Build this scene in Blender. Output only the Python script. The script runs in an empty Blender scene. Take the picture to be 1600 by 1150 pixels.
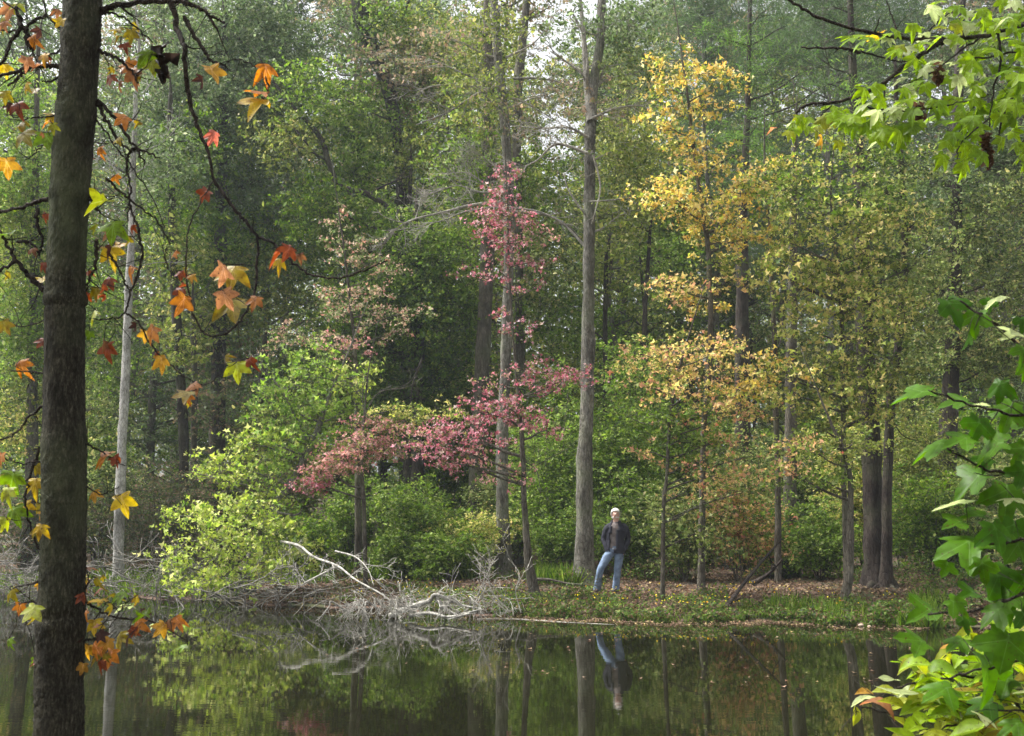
import bpy, bmesh, math, random
import numpy as np
from mathutils import Vector, Matrix, Quaternion

random.seed(7)
R = np.random.default_rng(11)
SC = bpy.context.scene
COL = SC.collection

# ------------------------------------------------------------------ camera
EYE = 1.6
F = 1716.0                                   # focal length in photo pixels (frame 1600 x 1150)
TILT = math.atan((824 - 575) / F)
cam = bpy.data.cameras.new("camera")
camo = bpy.data.objects.new("camera", cam); COL.objects.link(camo)
camo.location = (0, 0, EYE)
camo.rotation_euler = (math.pi / 2 + TILT, 0, 0)
cam.sensor_width = 36.0
cam.lens = 36.0 * F / 1600
cam.clip_end = 2000
cam.dof.use_dof = True
cam.dof.focus_distance = 21.0
cam.dof.aperture_fstop = 11.0
SC.camera = camo

# ------------------------------------------------------------------ light
SUN_EL, SUN_AZ = math.radians(58), math.radians(285)      # azimuth from +Y, clockwise
w = bpy.data.worlds.new("World"); SC.world = w; w.use_nodes = True
nt = w.node_tree
bg = nt.nodes["Background"]
sky = nt.nodes.new("ShaderNodeTexSky")
sky.sky_type = 'NISHITA'; sky.sun_disc = False
sky.sun_elevation = SUN_EL; sky.sun_rotation = SUN_AZ
sky.air_density = 1.0; sky.dust_density = 6.0; sky.ozone_density = 1.0
hsv = nt.nodes.new("ShaderNodeHueSaturation"); hsv.inputs['Saturation'].default_value = 0.12   # thin overcast
nt.links.new(sky.outputs[0], hsv.inputs['Color'])
nt.links.new(hsv.outputs[0], bg.inputs[0])
bg.inputs[1].default_value = 0.135
sl = bpy.data.lights.new("sun", 'SUN'); so = bpy.data.objects.new("sun", sl); COL.objects.link(so)
sl.energy = 3.0; sl.angle = math.radians(11); sl.color = (1, .97, .91)
sd = Vector((math.sin(SUN_AZ) * math.cos(SUN_EL), math.cos(SUN_AZ) * math.cos(SUN_EL), math.sin(SUN_EL)))
so.rotation_euler = sd.to_track_quat('Z', 'Y').to_euler()
SC.view_settings.view_transform = 'Standard'
SC.view_settings.look = 'None'
SC.view_settings.exposure = 1.32
SC.view_settings.gamma = 1.0
SC.cycles.max_bounces = 7
SC.cycles.diffuse_bounces = 4
SC.cycles.transmission_bounces = 4
SC.cycles.glossy_bounces = 3
SC.cycles.volume_bounces = 1
SC.cycles.sample_clamp_indirect = 4.0

# ------------------------------------------------------------------ pixel <-> world helpers
CT, ST = math.cos(TILT), math.sin(TILT)
def ray(px, py):
    u = (px - 800) / F; v = (575 - py) / F
    return np.array([u, CT - v * ST, ST + v * CT])
def at(px, py, Y):
    d = ray(px, py); return np.array([0, 0, EYE]) + d * (Y / d[1])
def on_water(px, py):
    d = ray(px, py); return np.array([0, 0, EYE]) + d * (-EYE / d[2])
def mpp(Y):
    return Y / F

# shoreline (photo pixels) -> world
_sh = [(-900, 920), (-300, 924), (0, 928), (200, 932), (300, 937), (450, 945), (560, 950), (700, 957), (800, 963), (950, 968), (1120, 969),
       (1300, 974), (1400, 976), (1500, 978), (1600, 984), (1900, 1010)]
_shw = np.array([on_water(a, b) for a, b in _sh])
def shore(x):
    return np.interp(x, _shw[:, 0], _shw[:, 1]) + 0.25 * np.sin(x * 1.7) + 0.14 * np.sin(x * 4.3 + 1) + .09 * np.sin(x * 9.1) + .12 * np.sin(x * 2.9 + 2)
def near_shore(x):
    return 4.4 + 0.3 * np.sin(x * .8) + .12 * np.sin(x * 3.1)
def gh(x, y):
    x = np.asarray(x, float); y = np.asarray(y, float)
    d = y - shore(x)
    bump = 0.03 * np.sin(x * 2.3 + y * 1.1) + 0.02 * np.sin(x * 5.1 - y * 3.7) + .05 * np.sin(x * .6 + 1) * np.sin(y * .5)
    far = 0.30 * (1 - np.exp(-np.maximum(d, 0) / 1.1)) + 0.011 * np.maximum(d, 0) + 0.045 * np.maximum(y - 45, 0) + bump * np.clip(d / 1.5, 0, 1)
    dn = near_shore(x) - y
    near = 0.16 * (1 - np.exp(-np.maximum(dn, 0) / .8)) + 0.02 * np.maximum(dn, 0) + bump * np.clip(dn / 1.5, 0, 1)
    bed = -np.minimum(0.9, 0.28 * np.minimum(np.abs(d), np.abs(dn)))
    return np.where(d > 0, far, np.where(dn > 0, near, bed))

# ------------------------------------------------------------------ materials
def new_mat(name):
    m = bpy.data.materials.new(name); m.use_nodes = True
    return m, m.node_tree, m.node_tree.nodes["Principled BSDF"]
def N(nt, t, **kw):
    n = nt.nodes.new(t)
    for k, v in kw.items(): setattr(n, k, v)
    return n
def ramp(nt, stops):
    r = N(nt, "ShaderNodeValToRGB"); e = r.color_ramp.elements
    while len(e) < len(stops): e.new(0.5)
    for i, (p, c) in enumerate(stops):
        e[i].position = p; e[i].color = (*c, 1)
    return r
def leaf_mat(name, transl=.42, rough=.5, spec=.4, noise=0.0):
    m, nt, p = new_mat(name)
    a = N(nt, "ShaderNodeAttribute", attribute_name="tint")
    src = a.outputs['Color']
    if noise:
        g = N(nt, "ShaderNodeNewGeometry")
        n = N(nt, "ShaderNodeTexNoise"); n.inputs['Scale'].default_value = 55; n.inputs['Detail'].default_value = 4
        nt.links.new(g.outputs['Position'], n.inputs['Vector'])
        r = ramp(nt, [(.32, (.45, .38, .32)), (.52, (1, 1, 1)), (.75, (1.15, 1.2, 1.0))])
        nt.links.new(n.outputs['Fac'], r.inputs[0])
        mx = N(nt, "ShaderNodeMix", data_type='RGBA', blend_type='MULTIPLY'); mx.inputs[0].default_value = noise
        nt.links.new(src, mx.inputs[6]); nt.links.new(r.outputs[0], mx.inputs[7]); src = mx.outputs[2]
    if noise:
        rv = ramp(nt, [(.86, (0, 0, 0)), (.95, (1, 1, 1))]); nt.links.new(a.outputs['Alpha'], rv.inputs[0])
        hv = N(nt, "ShaderNodeHueSaturation"); hv.inputs['Value'].default_value = 1.45; hv.inputs['Saturation'].default_value = .85; nt.links.new(src, hv.inputs['Color'])
        mv = N(nt, "ShaderNodeMix", data_type='RGBA'); nt.links.new(rv.outputs[0], mv.inputs[0]); nt.links.new(src, mv.inputs[6]); nt.links.new(hv.outputs[0], mv.inputs[7])
        n5 = N(nt, "ShaderNodeTexNoise"); n5.inputs['Scale'].default_value = 130; n5.inputs['Detail'].default_value = 2; nt.links.new(g.outputs['Position'], n5.inputs['Vector'])
        r5 = ramp(nt, [(.66, (0, 0, 0)), (.71, (1, 1, 1))]); nt.links.new(n5.outputs['Fac'], r5.inputs[0])
        ms = N(nt, "ShaderNodeMix", data_type='RGBA'); nt.links.new(r5.outputs[0], ms.inputs[0]); nt.links.new(mv.outputs[2], ms.inputs[6]); ms.inputs[7].default_value = (.07, .035, .015, 1)
        src = ms.outputs[2]
        bp = N(nt, "ShaderNodeBump"); bp.inputs['Strength'].default_value = .5; bp.inputs['Distance'].default_value = .003; nt.links.new(rv.outputs[0], bp.inputs['Height']); nt.links.new(bp.outputs[0], p.inputs['Normal'])
    nt.links.new(src, p.inputs['Base Color'])
    p.inputs['Roughness'].default_value = rough
    p.inputs['Specular IOR Level'].default_value = spec
    t = N(nt, "ShaderNodeBsdfTranslucent")
    g2 = N(nt, "ShaderNodeHueSaturation"); g2.inputs['Saturation'].default_value = 1.08; g2.inputs['Value'].default_value = 1.4
    nt.links.new(src, g2.inputs['Color']); nt.links.new(g2.outputs[0], t.inputs[0])
    mix = N(nt, "ShaderNodeMixShader"); mix.inputs[0].default_value = transl
    out = nt.nodes["Material Output"]
    nt.links.new(p.outputs[0], mix.inputs[1]); nt.links.new(t.outputs[0], mix.inputs[2]); nt.links.new(mix.outputs[0], out.inputs[0])
    return m
def bark_mat(name, c1, c2, c3=None, scale=8, stretch=.3, bump=.9, moss=0.0):
    m, nt, p = new_mat(name)
    tc = N(nt, "ShaderNodeTexCoord")
    mp = N(nt, "ShaderNodeMapping"); mp.inputs['Scale'].default_value = (scale, scale, scale * stretch)
    nt.links.new(tc.outputs['Object'], mp.inputs[0])
    n1 = N(nt, "ShaderNodeTexNoise"); n1.inputs['Scale'].default_value = 2.2; n1.inputs['Detail'].default_value = 8; n1.inputs['Roughness'].default_value = .7
    nt.links.new(mp.outputs[0], n1.inputs[0])
    v = N(nt, "ShaderNodeTexVoronoi", feature='DISTANCE_TO_EDGE'); v.inputs['Scale'].default_value = 3.0
    nt.links.new(mp.outputs[0], v.inputs[0])
    r = ramp(nt, [(.3, c1), (.5, c2), (.68, c3 or c2)])
    nt.links.new(n1.outputs['Fac'], r.inputs[0])
    rv = ramp(nt, [(0, (.35, .33, .3)), (.12, (1, 1, 1))]); nt.links.new(v.outputs[0], rv.inputs[0])
    mx = N(nt, "ShaderNodeMix", data_type='RGBA', blend_type='MULTIPLY'); mx.inputs[0].default_value = .65
    nt.links.new(r.outputs[0], mx.inputs[6]); nt.links.new(rv.outputs[0], mx.inputs[7])
    n2 = N(nt, "ShaderNodeTexNoise"); n2.inputs['Scale'].default_value = 1.4; n2.inputs['Detail'].default_value = 5
    nt.links.new(tc.outputs['Object'], n2.inputs[0])
    rm = ramp(nt, [(.48, (0, 0, 0)), (.62, (1, 1, 1))]); nt.links.new(n2.outputs['Fac'], rm.inputs[0])
    ml = N(nt, "ShaderNodeMath", operation='MULTIPLY'); ml.inputs[1].default_value = moss
    nt.links.new(rm.outputs[0], ml.inputs[0])
    m2 = N(nt, "ShaderNodeMix", data_type='RGBA')
    nt.links.new(ml.outputs[0], m2.inputs[0]); nt.links.new(mx.outputs[2], m2.inputs[6]); m2.inputs[7].default_value = (.12, .15, .075, 1)
    n3 = N(nt, "ShaderNodeTexNoise"); n3.inputs['Scale'].default_value = scale * .22; n3.inputs['Detail'].default_value = 3
    mp3 = N(nt, "ShaderNodeMapping"); mp3.inputs['Scale'].default_value = (1.6, 1.6, .8); nt.links.new(tc.outputs['Object'], mp3.inputs[0]); nt.links.new(mp3.outputs[0], n3.inputs[0])
    r3 = ramp(nt, [(.35, (.45, .44, .42)), (.5, (1, 1, 1)), (.68, (1.35, 1.35, 1.3))]); nt.links.new(n3.outputs['Fac'], r3.inputs[0])
    m3 = N(nt, "ShaderNodeMix", data_type='RGBA', blend_type='MULTIPLY'); m3.inputs[0].default_value = .8
    nt.links.new(m2.outputs[2], m3.inputs[6]); nt.links.new(r3.outputs[0], m3.inputs[7])
    nt.links.new(m3.outputs[2], p.inputs['Base Color'])
    p.inputs['Roughness'].default_value = .9; p.inputs['Specular IOR Level'].default_value = .2
    ad = N(nt, "ShaderNodeMath", operation='ADD'); nt.links.new(n1.outputs['Fac'], ad.inputs[0]); nt.links.new(rv.outputs[0], ad.inputs[1])
    b = N(nt, "ShaderNodeBump"); b.inputs['Strength'].default_value = bump; b.inputs['Distance'].default_value = .02
    nt.links.new(ad.outputs[0], b.inputs['Height']); nt.links.new(b.outputs[0], p.inputs['Normal'])
    return m
def plain(name, c, rough=.7, spec=.3, var=.25, sc=30):
    m, nt, p = new_mat(name)
    tc = N(nt, "ShaderNodeTexCoord"); n = N(nt, "ShaderNodeTexNoise"); n.inputs['Scale'].default_value = sc; n.inputs['Detail'].default_value = 4
    nt.links.new(tc.outputs['Object'], n.inputs[0])
    r = ramp(nt, [(.3, tuple(x * (1 - var) for x in c)), (.7, tuple(min(1, x * (1 + var)) for x in c))])
    nt.links.new(n.outputs['Fac'], r.inputs[0]); nt.links.new(r.outputs[0], p.inputs['Base Color'])
    p.inputs['Roughness'].default_value = rough; p.inputs['Specular IOR Level'].default_value = spec
    return m

M_LEAF = leaf_mat("leaf_far", .45, .55, .2)
M_NEAR = leaf_mat("leaf_near", .5, .45, .3, noise=.9)
M_NEARG = leaf_mat("leaf_near_green", .55, .45, .25, noise=.5)
M_LITTER = leaf_mat("leaf_litter", .15, .7, .2)
B_GREY = bark_mat("bark_grey", (.075, .070, .058), (.18, .17, .145), (.33, .32, .28), moss=.35)
B_DARK = bark_mat("bark_dark", (.020, .016, .014), (.052, .040, .035), (.085, .068, .058), moss=.2)
B_MID = bark_mat("bark_brown", (.048, .041, .031), (.11, .096, .076), (.18, .16, .13), moss=.3)
B_PALE = bark_mat("bark_pale", (.18, .175, .155), (.38, .37, .34), (.55, .54, .51), moss=.1, scale=5, stretch=.5, bump=.3)
B_FORE = bark_mat("bark_foreground", (.010, .010, .007), (.045, .042, .028), (.15, .14, .105), scale=62, stretch=.28, bump=1.0, moss=.55)
B_BLEACH = bark_mat("bleached_wood", (.25, .235, .21), (.50, .48, .43), (.66, .64, .59), scale=16, stretch=.3, bump=.6, moss=.08)
B_BRUSH = bark_mat("brush_wood", (.11, .10, .085), (.24, .225, .20), (.40, .38, .35), scale=14, stretch=.4, bump=.4, moss=.15)
B_TWIG = bark_mat("bark_twig", (.02, .016, .012), (.045, .036, .028), (.07, .06, .05), scale=20, stretch=.5)
B_DEAD = bark_mat("dead_wood", (.15, .14, .12), (.34, .32, .28), (.52, .50, .45), scale=14, stretch=.4, bump=.4, moss=.1)
B_LICH = bark_mat("lichen_wood", (.16, .16, .14), (.34, .35, .32), (.5, .52, .49), scale=10, stretch=.6, bump=.3, moss=.2)

# palettes : (weight, linear albedo)
PAL = {
 'green': [(4, (.095, .170, .018)), (3, (.140, .215, .026)), (2.2, (.045, .085, .014)), (1.3, (.26, .32, .07))],
 'dark': [(4, (.070, .125, .022)), (3, (.100, .165, .030)), (2, (.035, .065, .014)), (1.2, (.20, .27, .06))],
 'dull': [(4, (.110, .165, .055)), (3, (.150, .20, .080)), (1.5, (.060, .095, .032)), (1.5, (.26, .31, .17))],
 'bright': [(4, (.20, .31, .05)), (3, (.28, .38, .08)), (2, (.11, .20, .03)), (1.2, (.44, .50, .17))],
 'lime': [(4, (.38, .46, .09)), (3, (.28, .37, .06)), (2, (.60, .62, .24)), (1, (.14, .23, .035))],
 'mid': [(4, (.140, .225, .030)), (3, (.090, .155, .022)), (2.2, (.22, .31, .06)), (1.2, (.36, .42, .14)), (1, (.045, .08, .015))],
 'olive': [(4, (.18, .22, .045)), (3, (.12, .165, .03)), (2, (.28, .31, .08)), (1, (.42, .40, .15)), (1, (.05, .08, .02))],
 'yellow': [(4, (.70, .52, .13)), (3, (.72, .58, .22)), (1.5, (.62, .38, .12)), (3, (.34, .38, .07)), (1, (.78, .68, .36)), (1.5, (.17, .22, .045))],
 'ygreen': [(4, (.38, .42, .10)), (3, (.24, .31, .06)), (2.6, (.56, .52, .18)), (1.8, (.70, .58, .24)), (1.6, (.10, .16, .03))],
 'peach': [(4, (.70, .50, .20)), (1.6, (.62, .36, .20)), (3.4, (.70, .58, .22)), (3, (.32, .35, .08)), (2, (.15, .20, .04)), (.5, (.52, .24, .16))],
 'orangepink': [(2, (.54, .30, .18)), (2.5, (.64, .45, .20)), (3, (.26, .30, .07)), (2.5, (.13, .19, .035)), (.5, (.44, .17, .12))],
 'pink': [(4, (.47, .155, .195)), (3, (.58, .29, .33)), (2, (.30, .09, .11)), (2, (.52, .37, .35)), (3.6, (.19, .18, .07))],
 'pinkgreen': [(4, (.50, .23, .22)), (3, (.56, .34, .30)), (2, (.24, .26, .08)), (1.5, (.13, .18, .045))],
 'palepink': [(3, (.52, .36, .26)), (2, (.58, .47, .34)), (2, (.42, .22, .16)), (3, (.26, .32, .12)), (3, (.14, .19, .07))],
 'tan': [(3, (.26, .20, .12)), (3, (.16, .185, .07)), (2, (.34, .25, .17)), (2, (.09, .125, .045))],
 'mottle': [(4, (.155, .205, .050)), (3, (.22, .28, .08)), (2.5, (.36, .41, .16)), (1, (.50, .45, .18)), (2.5, (.06, .10, .025))],
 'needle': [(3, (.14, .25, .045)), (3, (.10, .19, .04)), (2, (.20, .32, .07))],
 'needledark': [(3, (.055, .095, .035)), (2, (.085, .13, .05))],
 'litter': [(4, (.130, .080, .052)), (3, (.175, .115, .075)), (2, (.24, .165, .11)), (3, (.065, .042, .028)), (1, (.10, .11, .035)), (.6, (.36, .26, .13)), (.3, (.48, .36, .16))],
 'bramble': [(3, (.10, .12, .05)), (2, (.17, .13, .075)), (2, (.07, .09, .04)), (1, (.24, .17, .11)), (1, (.13, .19, .05))],
 'bank': [(4, (.085, .145, .026)), (3, (.13, .19, .04)), (3, (.04, .07, .018)), (.8, (.24, .28, .09)), (2, (.13, .085, .045)), (1, (.22, .15, .09))],
 'flower':  [(3, (.75, .60, .04)), (1, (.75, .40, .03))],
}
def pick(pal, n):
    p = PAL[pal]; wts = np.array([a for a, _ in p], float); c = np.array([b for _, b in p])
    out = c[R.choice(len(p), n, p=wts / wts.sum())]
    return np.clip(out * R.uniform(.72, 1.25, (n, 1)) * R.uniform(.93, 1.07, (n, 3)), 0.005, .8)

# ------------------------------------------------------------------ mesh buffers
def _star():
    tips = [(90, 1.0), (32, .96), (148, .96), (-22, .66), (202, .66)]
    tips.sort(key=lambda t: t[0])
    pts = []
    for i, (a, r) in enumerate(tips):
        for da, k in ((-20, .66), (-9, .84), (0, 1.0), (9, .84), (20, .66)):
            t = math.radians(a + da); pts.append((math.cos(t) * r * k, math.sin(t) * r * k))
        if i < len(tips) - 1:
            t = math.radians((a + tips[i + 1][0]) / 2); pts.append((math.cos(t) * .54, math.sin(t) * .54))
    pts.append((0, -.22))
    pts = [(x * .5, y * .5) for x, y in pts]
    V = [(0, 0, .0)] + [(x, y, -.55 * (x * x + y * y)) for x, y in pts]
    n = len(pts)
    T = [(0, 1 + i, 1 + (i + 1) % n) for i in range(n)]
    tip = [0] + [min(1, (math.hypot(x, y) / .5) ** 2) for x, y in pts]
    return np.array(V), np.array(T), np.array(tip)
def _lobed():                                  # broader lobes, for the big sapling leaves
    tips = [(90, 1.0), (25, 1.0), (155, 1.0), (-35, .6), (215, .6)]
    tips.sort(key=lambda t: t[0]); pts = []
    for i, (a, r) in enumerate(tips):
        for da, k in ((-17, .80), (-7, .87), (0, 1.0), (7, .87), (17, .80)):
            t = math.radians(a + da); pts.append((math.cos(t) * r * k, math.sin(t) * r * k))
        if i < len(tips) - 1:
            t = math.radians((a + tips[i + 1][0]) / 2); pts.append((math.cos(t) * .52, math.sin(t) * .52))
    pts.append((0, -.2)); pts = [(x * .5, y * .5) for x, y in pts]
    V = [(0, 0, 0)] + [(x, y, -.5 * (x * x + y * y) + .12 * abs(x)) for x, y in pts]; n = len(pts)
    return np.array(V), np.array([(0, 1 + i, 1 + (i + 1) % n) for i in range(n)]), np.array([0] + [min(1, (math.hypot(x, y) / .5) ** 2) for x, y in pts])
def _fold(pts, z=.1):
    V = np.array([(x, y, z * abs(x) * 3) for x, y in pts])
    return V
SHAPES = {
 'diamond': (_fold([(0, -.5), (.27, -.02), (0, .5), (-.27, -.02)]), np.array([(0, 1, 2), (0, 2, 3)]), np.array([0, .5, 1, .5])),
 'ovate': (_fold([(0, -.5), (.26, -.18), (.2, .2), (0, .5), (-.2, .2), (-.26, -.18)]), np.array([(0, 1, 2), (0, 2, 3), (0, 3, 4), (0, 4, 5)]), np.array([0, .4, .6, 1, .6, .4])),
 'tri': (_fold([(0, -.3), (.5, -.05), (.16, .05), (0, .5), (-.16, .05), (-.5, -.05)], .12), np.array([(0, 1, 2), (0, 2, 3), (0, 3, 4), (0, 4, 5)]), np.array([0, 1, .3, 1, .3, 1])),
 'needle': (np.array([(-.035, -.5, 0), (.035, -.5, 0), (0, .5, 0)]), np.array([(0, 1, 2)]), np.array([0, 0, 1])),
 'blade': (np.array([(-.05, 0, 0), (.05, 0, 0), (.03, .55, .04), (-.03, .55, .04), (0, 1, .16)]), np.array([(0, 1, 2), (0, 2, 3), (3, 2, 4)]), np.array([0, 0, .5, .5, 1])),
 'star': _star(), 'lobed': _lobed(),
 'oval': (lambda pts: (np.array([(0, 0, -.03)] + [(x, y, .22 * abs(x) - .25 * y * y) for x, y in pts]), np.array([(0, 1 + i, 1 + (i + 1) % 14) for i in range(14)]), np.array([0] + [abs(y) * 1.6 for x, y in pts]).clip(0, 1)))(
     [(0, -.5), (.13, -.40), (.235, -.26), (.27, -.08), (.245, .1), (.17, .27), (.07, .41), (0, .52), (-.07, .41), (-.17, .27), (-.245, .1), (-.27, -.08), (-.235, -.26), (-.13, -.40)]),
}
VEIN = {}                                      # 1 on the main veins (centre to lobe tips), 0 on the margins between them
for k_ in ('star', 'lobed'):
    tp_ = SHAPES[k_][2]; VEIN[k_] = (tp_ > .38).astype(float) * ((tp_ > .985) | (np.abs(tp_ - .66 ** 2) < .002) | (np.abs(tp_ - .36) < .002)) ; VEIN[k_][0] = 1; VEIN[k_][-1] = 1
VEIN['oval'] = np.zeros(15); VEIN['oval'][[0, 1, 8]] = 1
def unit(v):
    return v / np.maximum(np.linalg.norm(v, axis=-1, keepdims=True), 1e-9)

class LB:
    """collects leaves; build() links them as one mesh"""
    def __init__(s): s.v = []; s.t = []; s.c = []; s.a = []; s.n = 0
    def add(s, P, size, cols, shape='diamond', nrm=None, up=1.0, axis=None, tips=None, aspect=None, curl=0.0):
        n = len(P)
        if n == 0: return
        V, T, tp = SHAPES[shape]
        if nrm is None: nrm = R.normal(0, 1, (n, 3)) * np.array([1, 1, .8]) + np.array([0, 0, up]) * 1.0
        nrm = unit(nrm)
        a = R.normal(0, 1, (n, 3)) if axis is None else axis
        a = unit(a - nrm * (a * nrm).sum(1, keepdims=True))
        b = np.cross(a, nrm)
        size = np.broadcast_to(np.asarray(size, float), (n,))
        asp = 1.0 if aspect is None else np.asarray(aspect).reshape(-1, 1, 1)
        Zc = 0
        if curl:
            cc = R.normal(0, curl, (n, 3)); cc[:, 1] -= curl * .9
            Zc = (cc[:, 0:1] * V[None, :, 0] ** 2 * 2 + cc[:, 1:2] * V[None, :, 1] ** 2 * 2 + cc[:, 2:3] * V[None, :, 0] * V[None, :, 1] * 2)[..., None] * nrm[:, None]
        W = (Zc + V[None, :, 0:1] * b[:, None] * asp + V[None, :, 1:2] * a[:, None] + V[None, :, 2:3] * nrm[:, None]) * size[:, None, None] + np.asarray(P)[:, None]
        k = len(V)
        s.v.append(W.reshape(-1, 3))
        s.t.append((T[None] + (np.arange(n) * k)[:, None, None]).reshape(-1, 3) + s.n)
        c = np.repeat(cols[:, None], k, 1)
        if tips is not None:
            tc, amt = tips
            f = (tp[None] * np.asarray(amt)[:, None])[..., None]
            c = c * (1 - f) + np.asarray(tc)[None, None] * f
        s.a.append(np.tile(VEIN.get(shape, np.zeros(k)), n)); s.c.append(c.reshape(-1, 3)); s.n += n * k
    def build(s, name, mat, parent=None):
        v = np.concatenate(s.v); t = np.concatenate(s.t); c = np.concatenate(s.c)
        return link_tris(name, v, t, mat, parent, np.concatenate([c, np.concatenate(s.a)[:, None]], 1))

def link_tris(name, v, t, mat, parent=None, c=None, smooth=False):
    org = ORG.get(parent.name, np.zeros(3)) if parent is not None else np.zeros(3)
    me = bpy.data.meshes.new(name)
    me.vertices.add(len(v)); me.vertices.foreach_set('co', (v - org).astype(np.float32).ravel())
    me.loops.add(t.size); me.loops.foreach_set('vertex_index', t.astype(np.int32).ravel())
    me.polygons.add(len(t))
    me.polygons.foreach_set('loop_start', (np.arange(len(t)) * 3).astype(np.int32))
    if smooth: me.polygons.foreach_set('use_smooth', np.ones(len(t), bool))
    me.update(calc_edges=True)
    if c is not None:
        at_ = me.attributes.new('tint', 'FLOAT_COLOR', 'POINT')
        at_.data.foreach_set('color', (c if c.shape[1] == 4 else np.concatenate([c, np.zeros((len(c), 1))], 1)).astype(np.float32).ravel())
    me.materials.append(mat)
    o = bpy.data.objects.new(name, me); COL.objects.link(o)
    if parent is not None: o.parent = parent
    return o
ORG = {}
def thing(name, label, cat, loc, group=None):
    o = bpy.data.objects.new(name, None); COL.objects.link(o)
    o.location = tuple(float(x) for x in loc); o.empty_display_size = .2
    o['label'] = label; o['category'] = cat
    if group: o['group'] = group
    ORG[o.name] = np.array([float(x) for x in loc])
    return o
def tag(o, label=None, cat=None, group=None, kind=None):
    for k, v_ in (('label', label), ('category', cat), ('group', group), ('kind', kind)):
        if v_: o[k] = v_
    return o

class WB:
    """collects wood tubes"""
    def __init__(s): s.v = []; s.t = []; s.n = 0
    def tube(s, P, rad, sides=8, rough=0.0):
        P = np.asarray(P, float); n = len(P); rad = np.broadcast_to(np.asarray(rad, float), (n,))
        d = unit(np.gradient(P, axis=0))
        ref = np.array([1., 0, 0]) if abs(d[:, 0]).mean() < .7 else np.array([0, 0, 1.])
        a = unit(np.cross(d, ref)); b = np.cross(d, a)
        th = np.linspace(0, 2 * math.pi, sides, endpoint=False)
        ring = a[:, None] * np.cos(th)[None, :, None] + b[:, None] * np.sin(th)[None, :, None]
        r = rad[:, None] * (1 + (R.normal(0, rough, (n, sides)) if rough else 0))
        V = (P[:, None] + ring * r[..., None]).reshape(-1, 3)
        i = np.arange(n - 1)[:, None] * sides; j = np.arange(sides)[None]; j2 = (j + 1) % sides
        q = [(i + j).ravel(), (i + j2).ravel(), (i + sides + j2).ravel(), (i + sides + j).ravel()]
        T = np.concatenate([np.stack([q[0], q[1], q[2]], 1), np.stack([q[0], q[2], q[3]], 1)])
        e = (n - 1) * sides
        cap = np.array([(e, e + k, e + k + 1) for k in range(1, sides - 1)])
        T = np.concatenate([T, cap])
        s.v.append(V); s.t.append(T + s.n); s.n += len(V)
    def twigs(s, A, B, r0, sag=0.0):
        """many thin two-segment three-sided twigs from A to B"""
        n = len(A)
        if n == 0: return
        Mid = (A + B) / 2 + R.normal(0, 1, (n, 3)) * np.linalg.norm(B - A, axis=1, keepdims=True) * .09
        Mid[:, 2] += sag
        d = unit(B - A); a = unit(np.cross(d, np.array([.3, .2, .93]) + d * 0)); b = np.cross(d, a)
        r0 = np.broadcast_to(np.asarray(r0, float), (n,))
        rings = []
        for C, k in ((A, 1.0), (Mid, .7), (B, .3)):
            for th in (0, 2.0944, 4.18879):
                rings.append(C + (a * math.cos(th) + b * math.sin(th)) * (r0 * k)[:, None])
        V = np.stack(rings, 1)
        T = []
        for g in (0, 3):
            for k in range(3):
                k2 = (k + 1) % 3
                T += [(g + k, g + k2, g + 3 + k2), (g + k, g + 3 + k2, g + 3 + k)]
        T = np.array(T)
        s.v.append(V.reshape(-1, 3)); s.t.append((T[None] + (np.arange(n) * 9)[:, None, None]).reshape(-1, 3) + s.n); s.n += n * 9
    def build(s, name, mat, parent=None):
        return link_tris(name, np.concatenate(s.v), np.concatenate(s.t), mat, parent, smooth=True)

def smooth_path(P, k=6):
    P = np.asarray(P, float); n = len(P)
    if n < 3: k = max(k, 2)
    t = np.arange(n); tt = np.linspace(0, n - 1, (n - 1) * k + 1)
    Q = np.vstack([2 * P[0] - P[1], P, 2 * P[-1] - P[-2]])
    out = []
    for x in tt:
        i = min(int(x), n - 2); u = x - i
        p0, p1, p2, p3 = Q[i], Q[i + 1], Q[i + 2], Q[i + 3]
        out.append(.5 * ((2 * p1) + (-p0 + p2) * u + (2 * p0 - 5 * p1 + 4 * p2 - p3) * u * u + (-p0 + 3 * p1 - 3 * p2 + p3) * u ** 3))
    return np.array(out)

def bare(wb, p, d, L, r, lvl, spread=.7, grav=0.0, minr=.0025):
    """fractal bare branch"""
    n = max(3, int(L / .12)) if L > .5 else 4
    pts = [np.array(p, float)]; d = unit(np.array(d, float)); dd = d.copy()
    for i in range(n):
        dd = unit(dd + R.normal(0, .16, 3) + np.array([0, 0, grav]))
        pts.append(pts[-1] + dd * L / n)
    pts = np.array(pts)
    wb.tube(pts, np.linspace(r, max(minr, r * .35), len(pts)), 5 if r > .012 else 3)
    if lvl <= 0: return
    m = int(R.integers(2, 4)) + lvl
    for _ in range(m):
        i = int(R.integers(1, len(pts) - 1)) if len(pts) > 3 else 1
        sd_ = unit(R.normal(0, 1, 3)); nd = unit(unit(pts[i + 1] - pts[i]) * (1 - spread * .5) + sd_ * spread)
        bare(wb, pts[i], nd, L * R.uniform(.3, .6), max(minr, r * .5), lvl - 1, spread, grav, minr)

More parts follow.
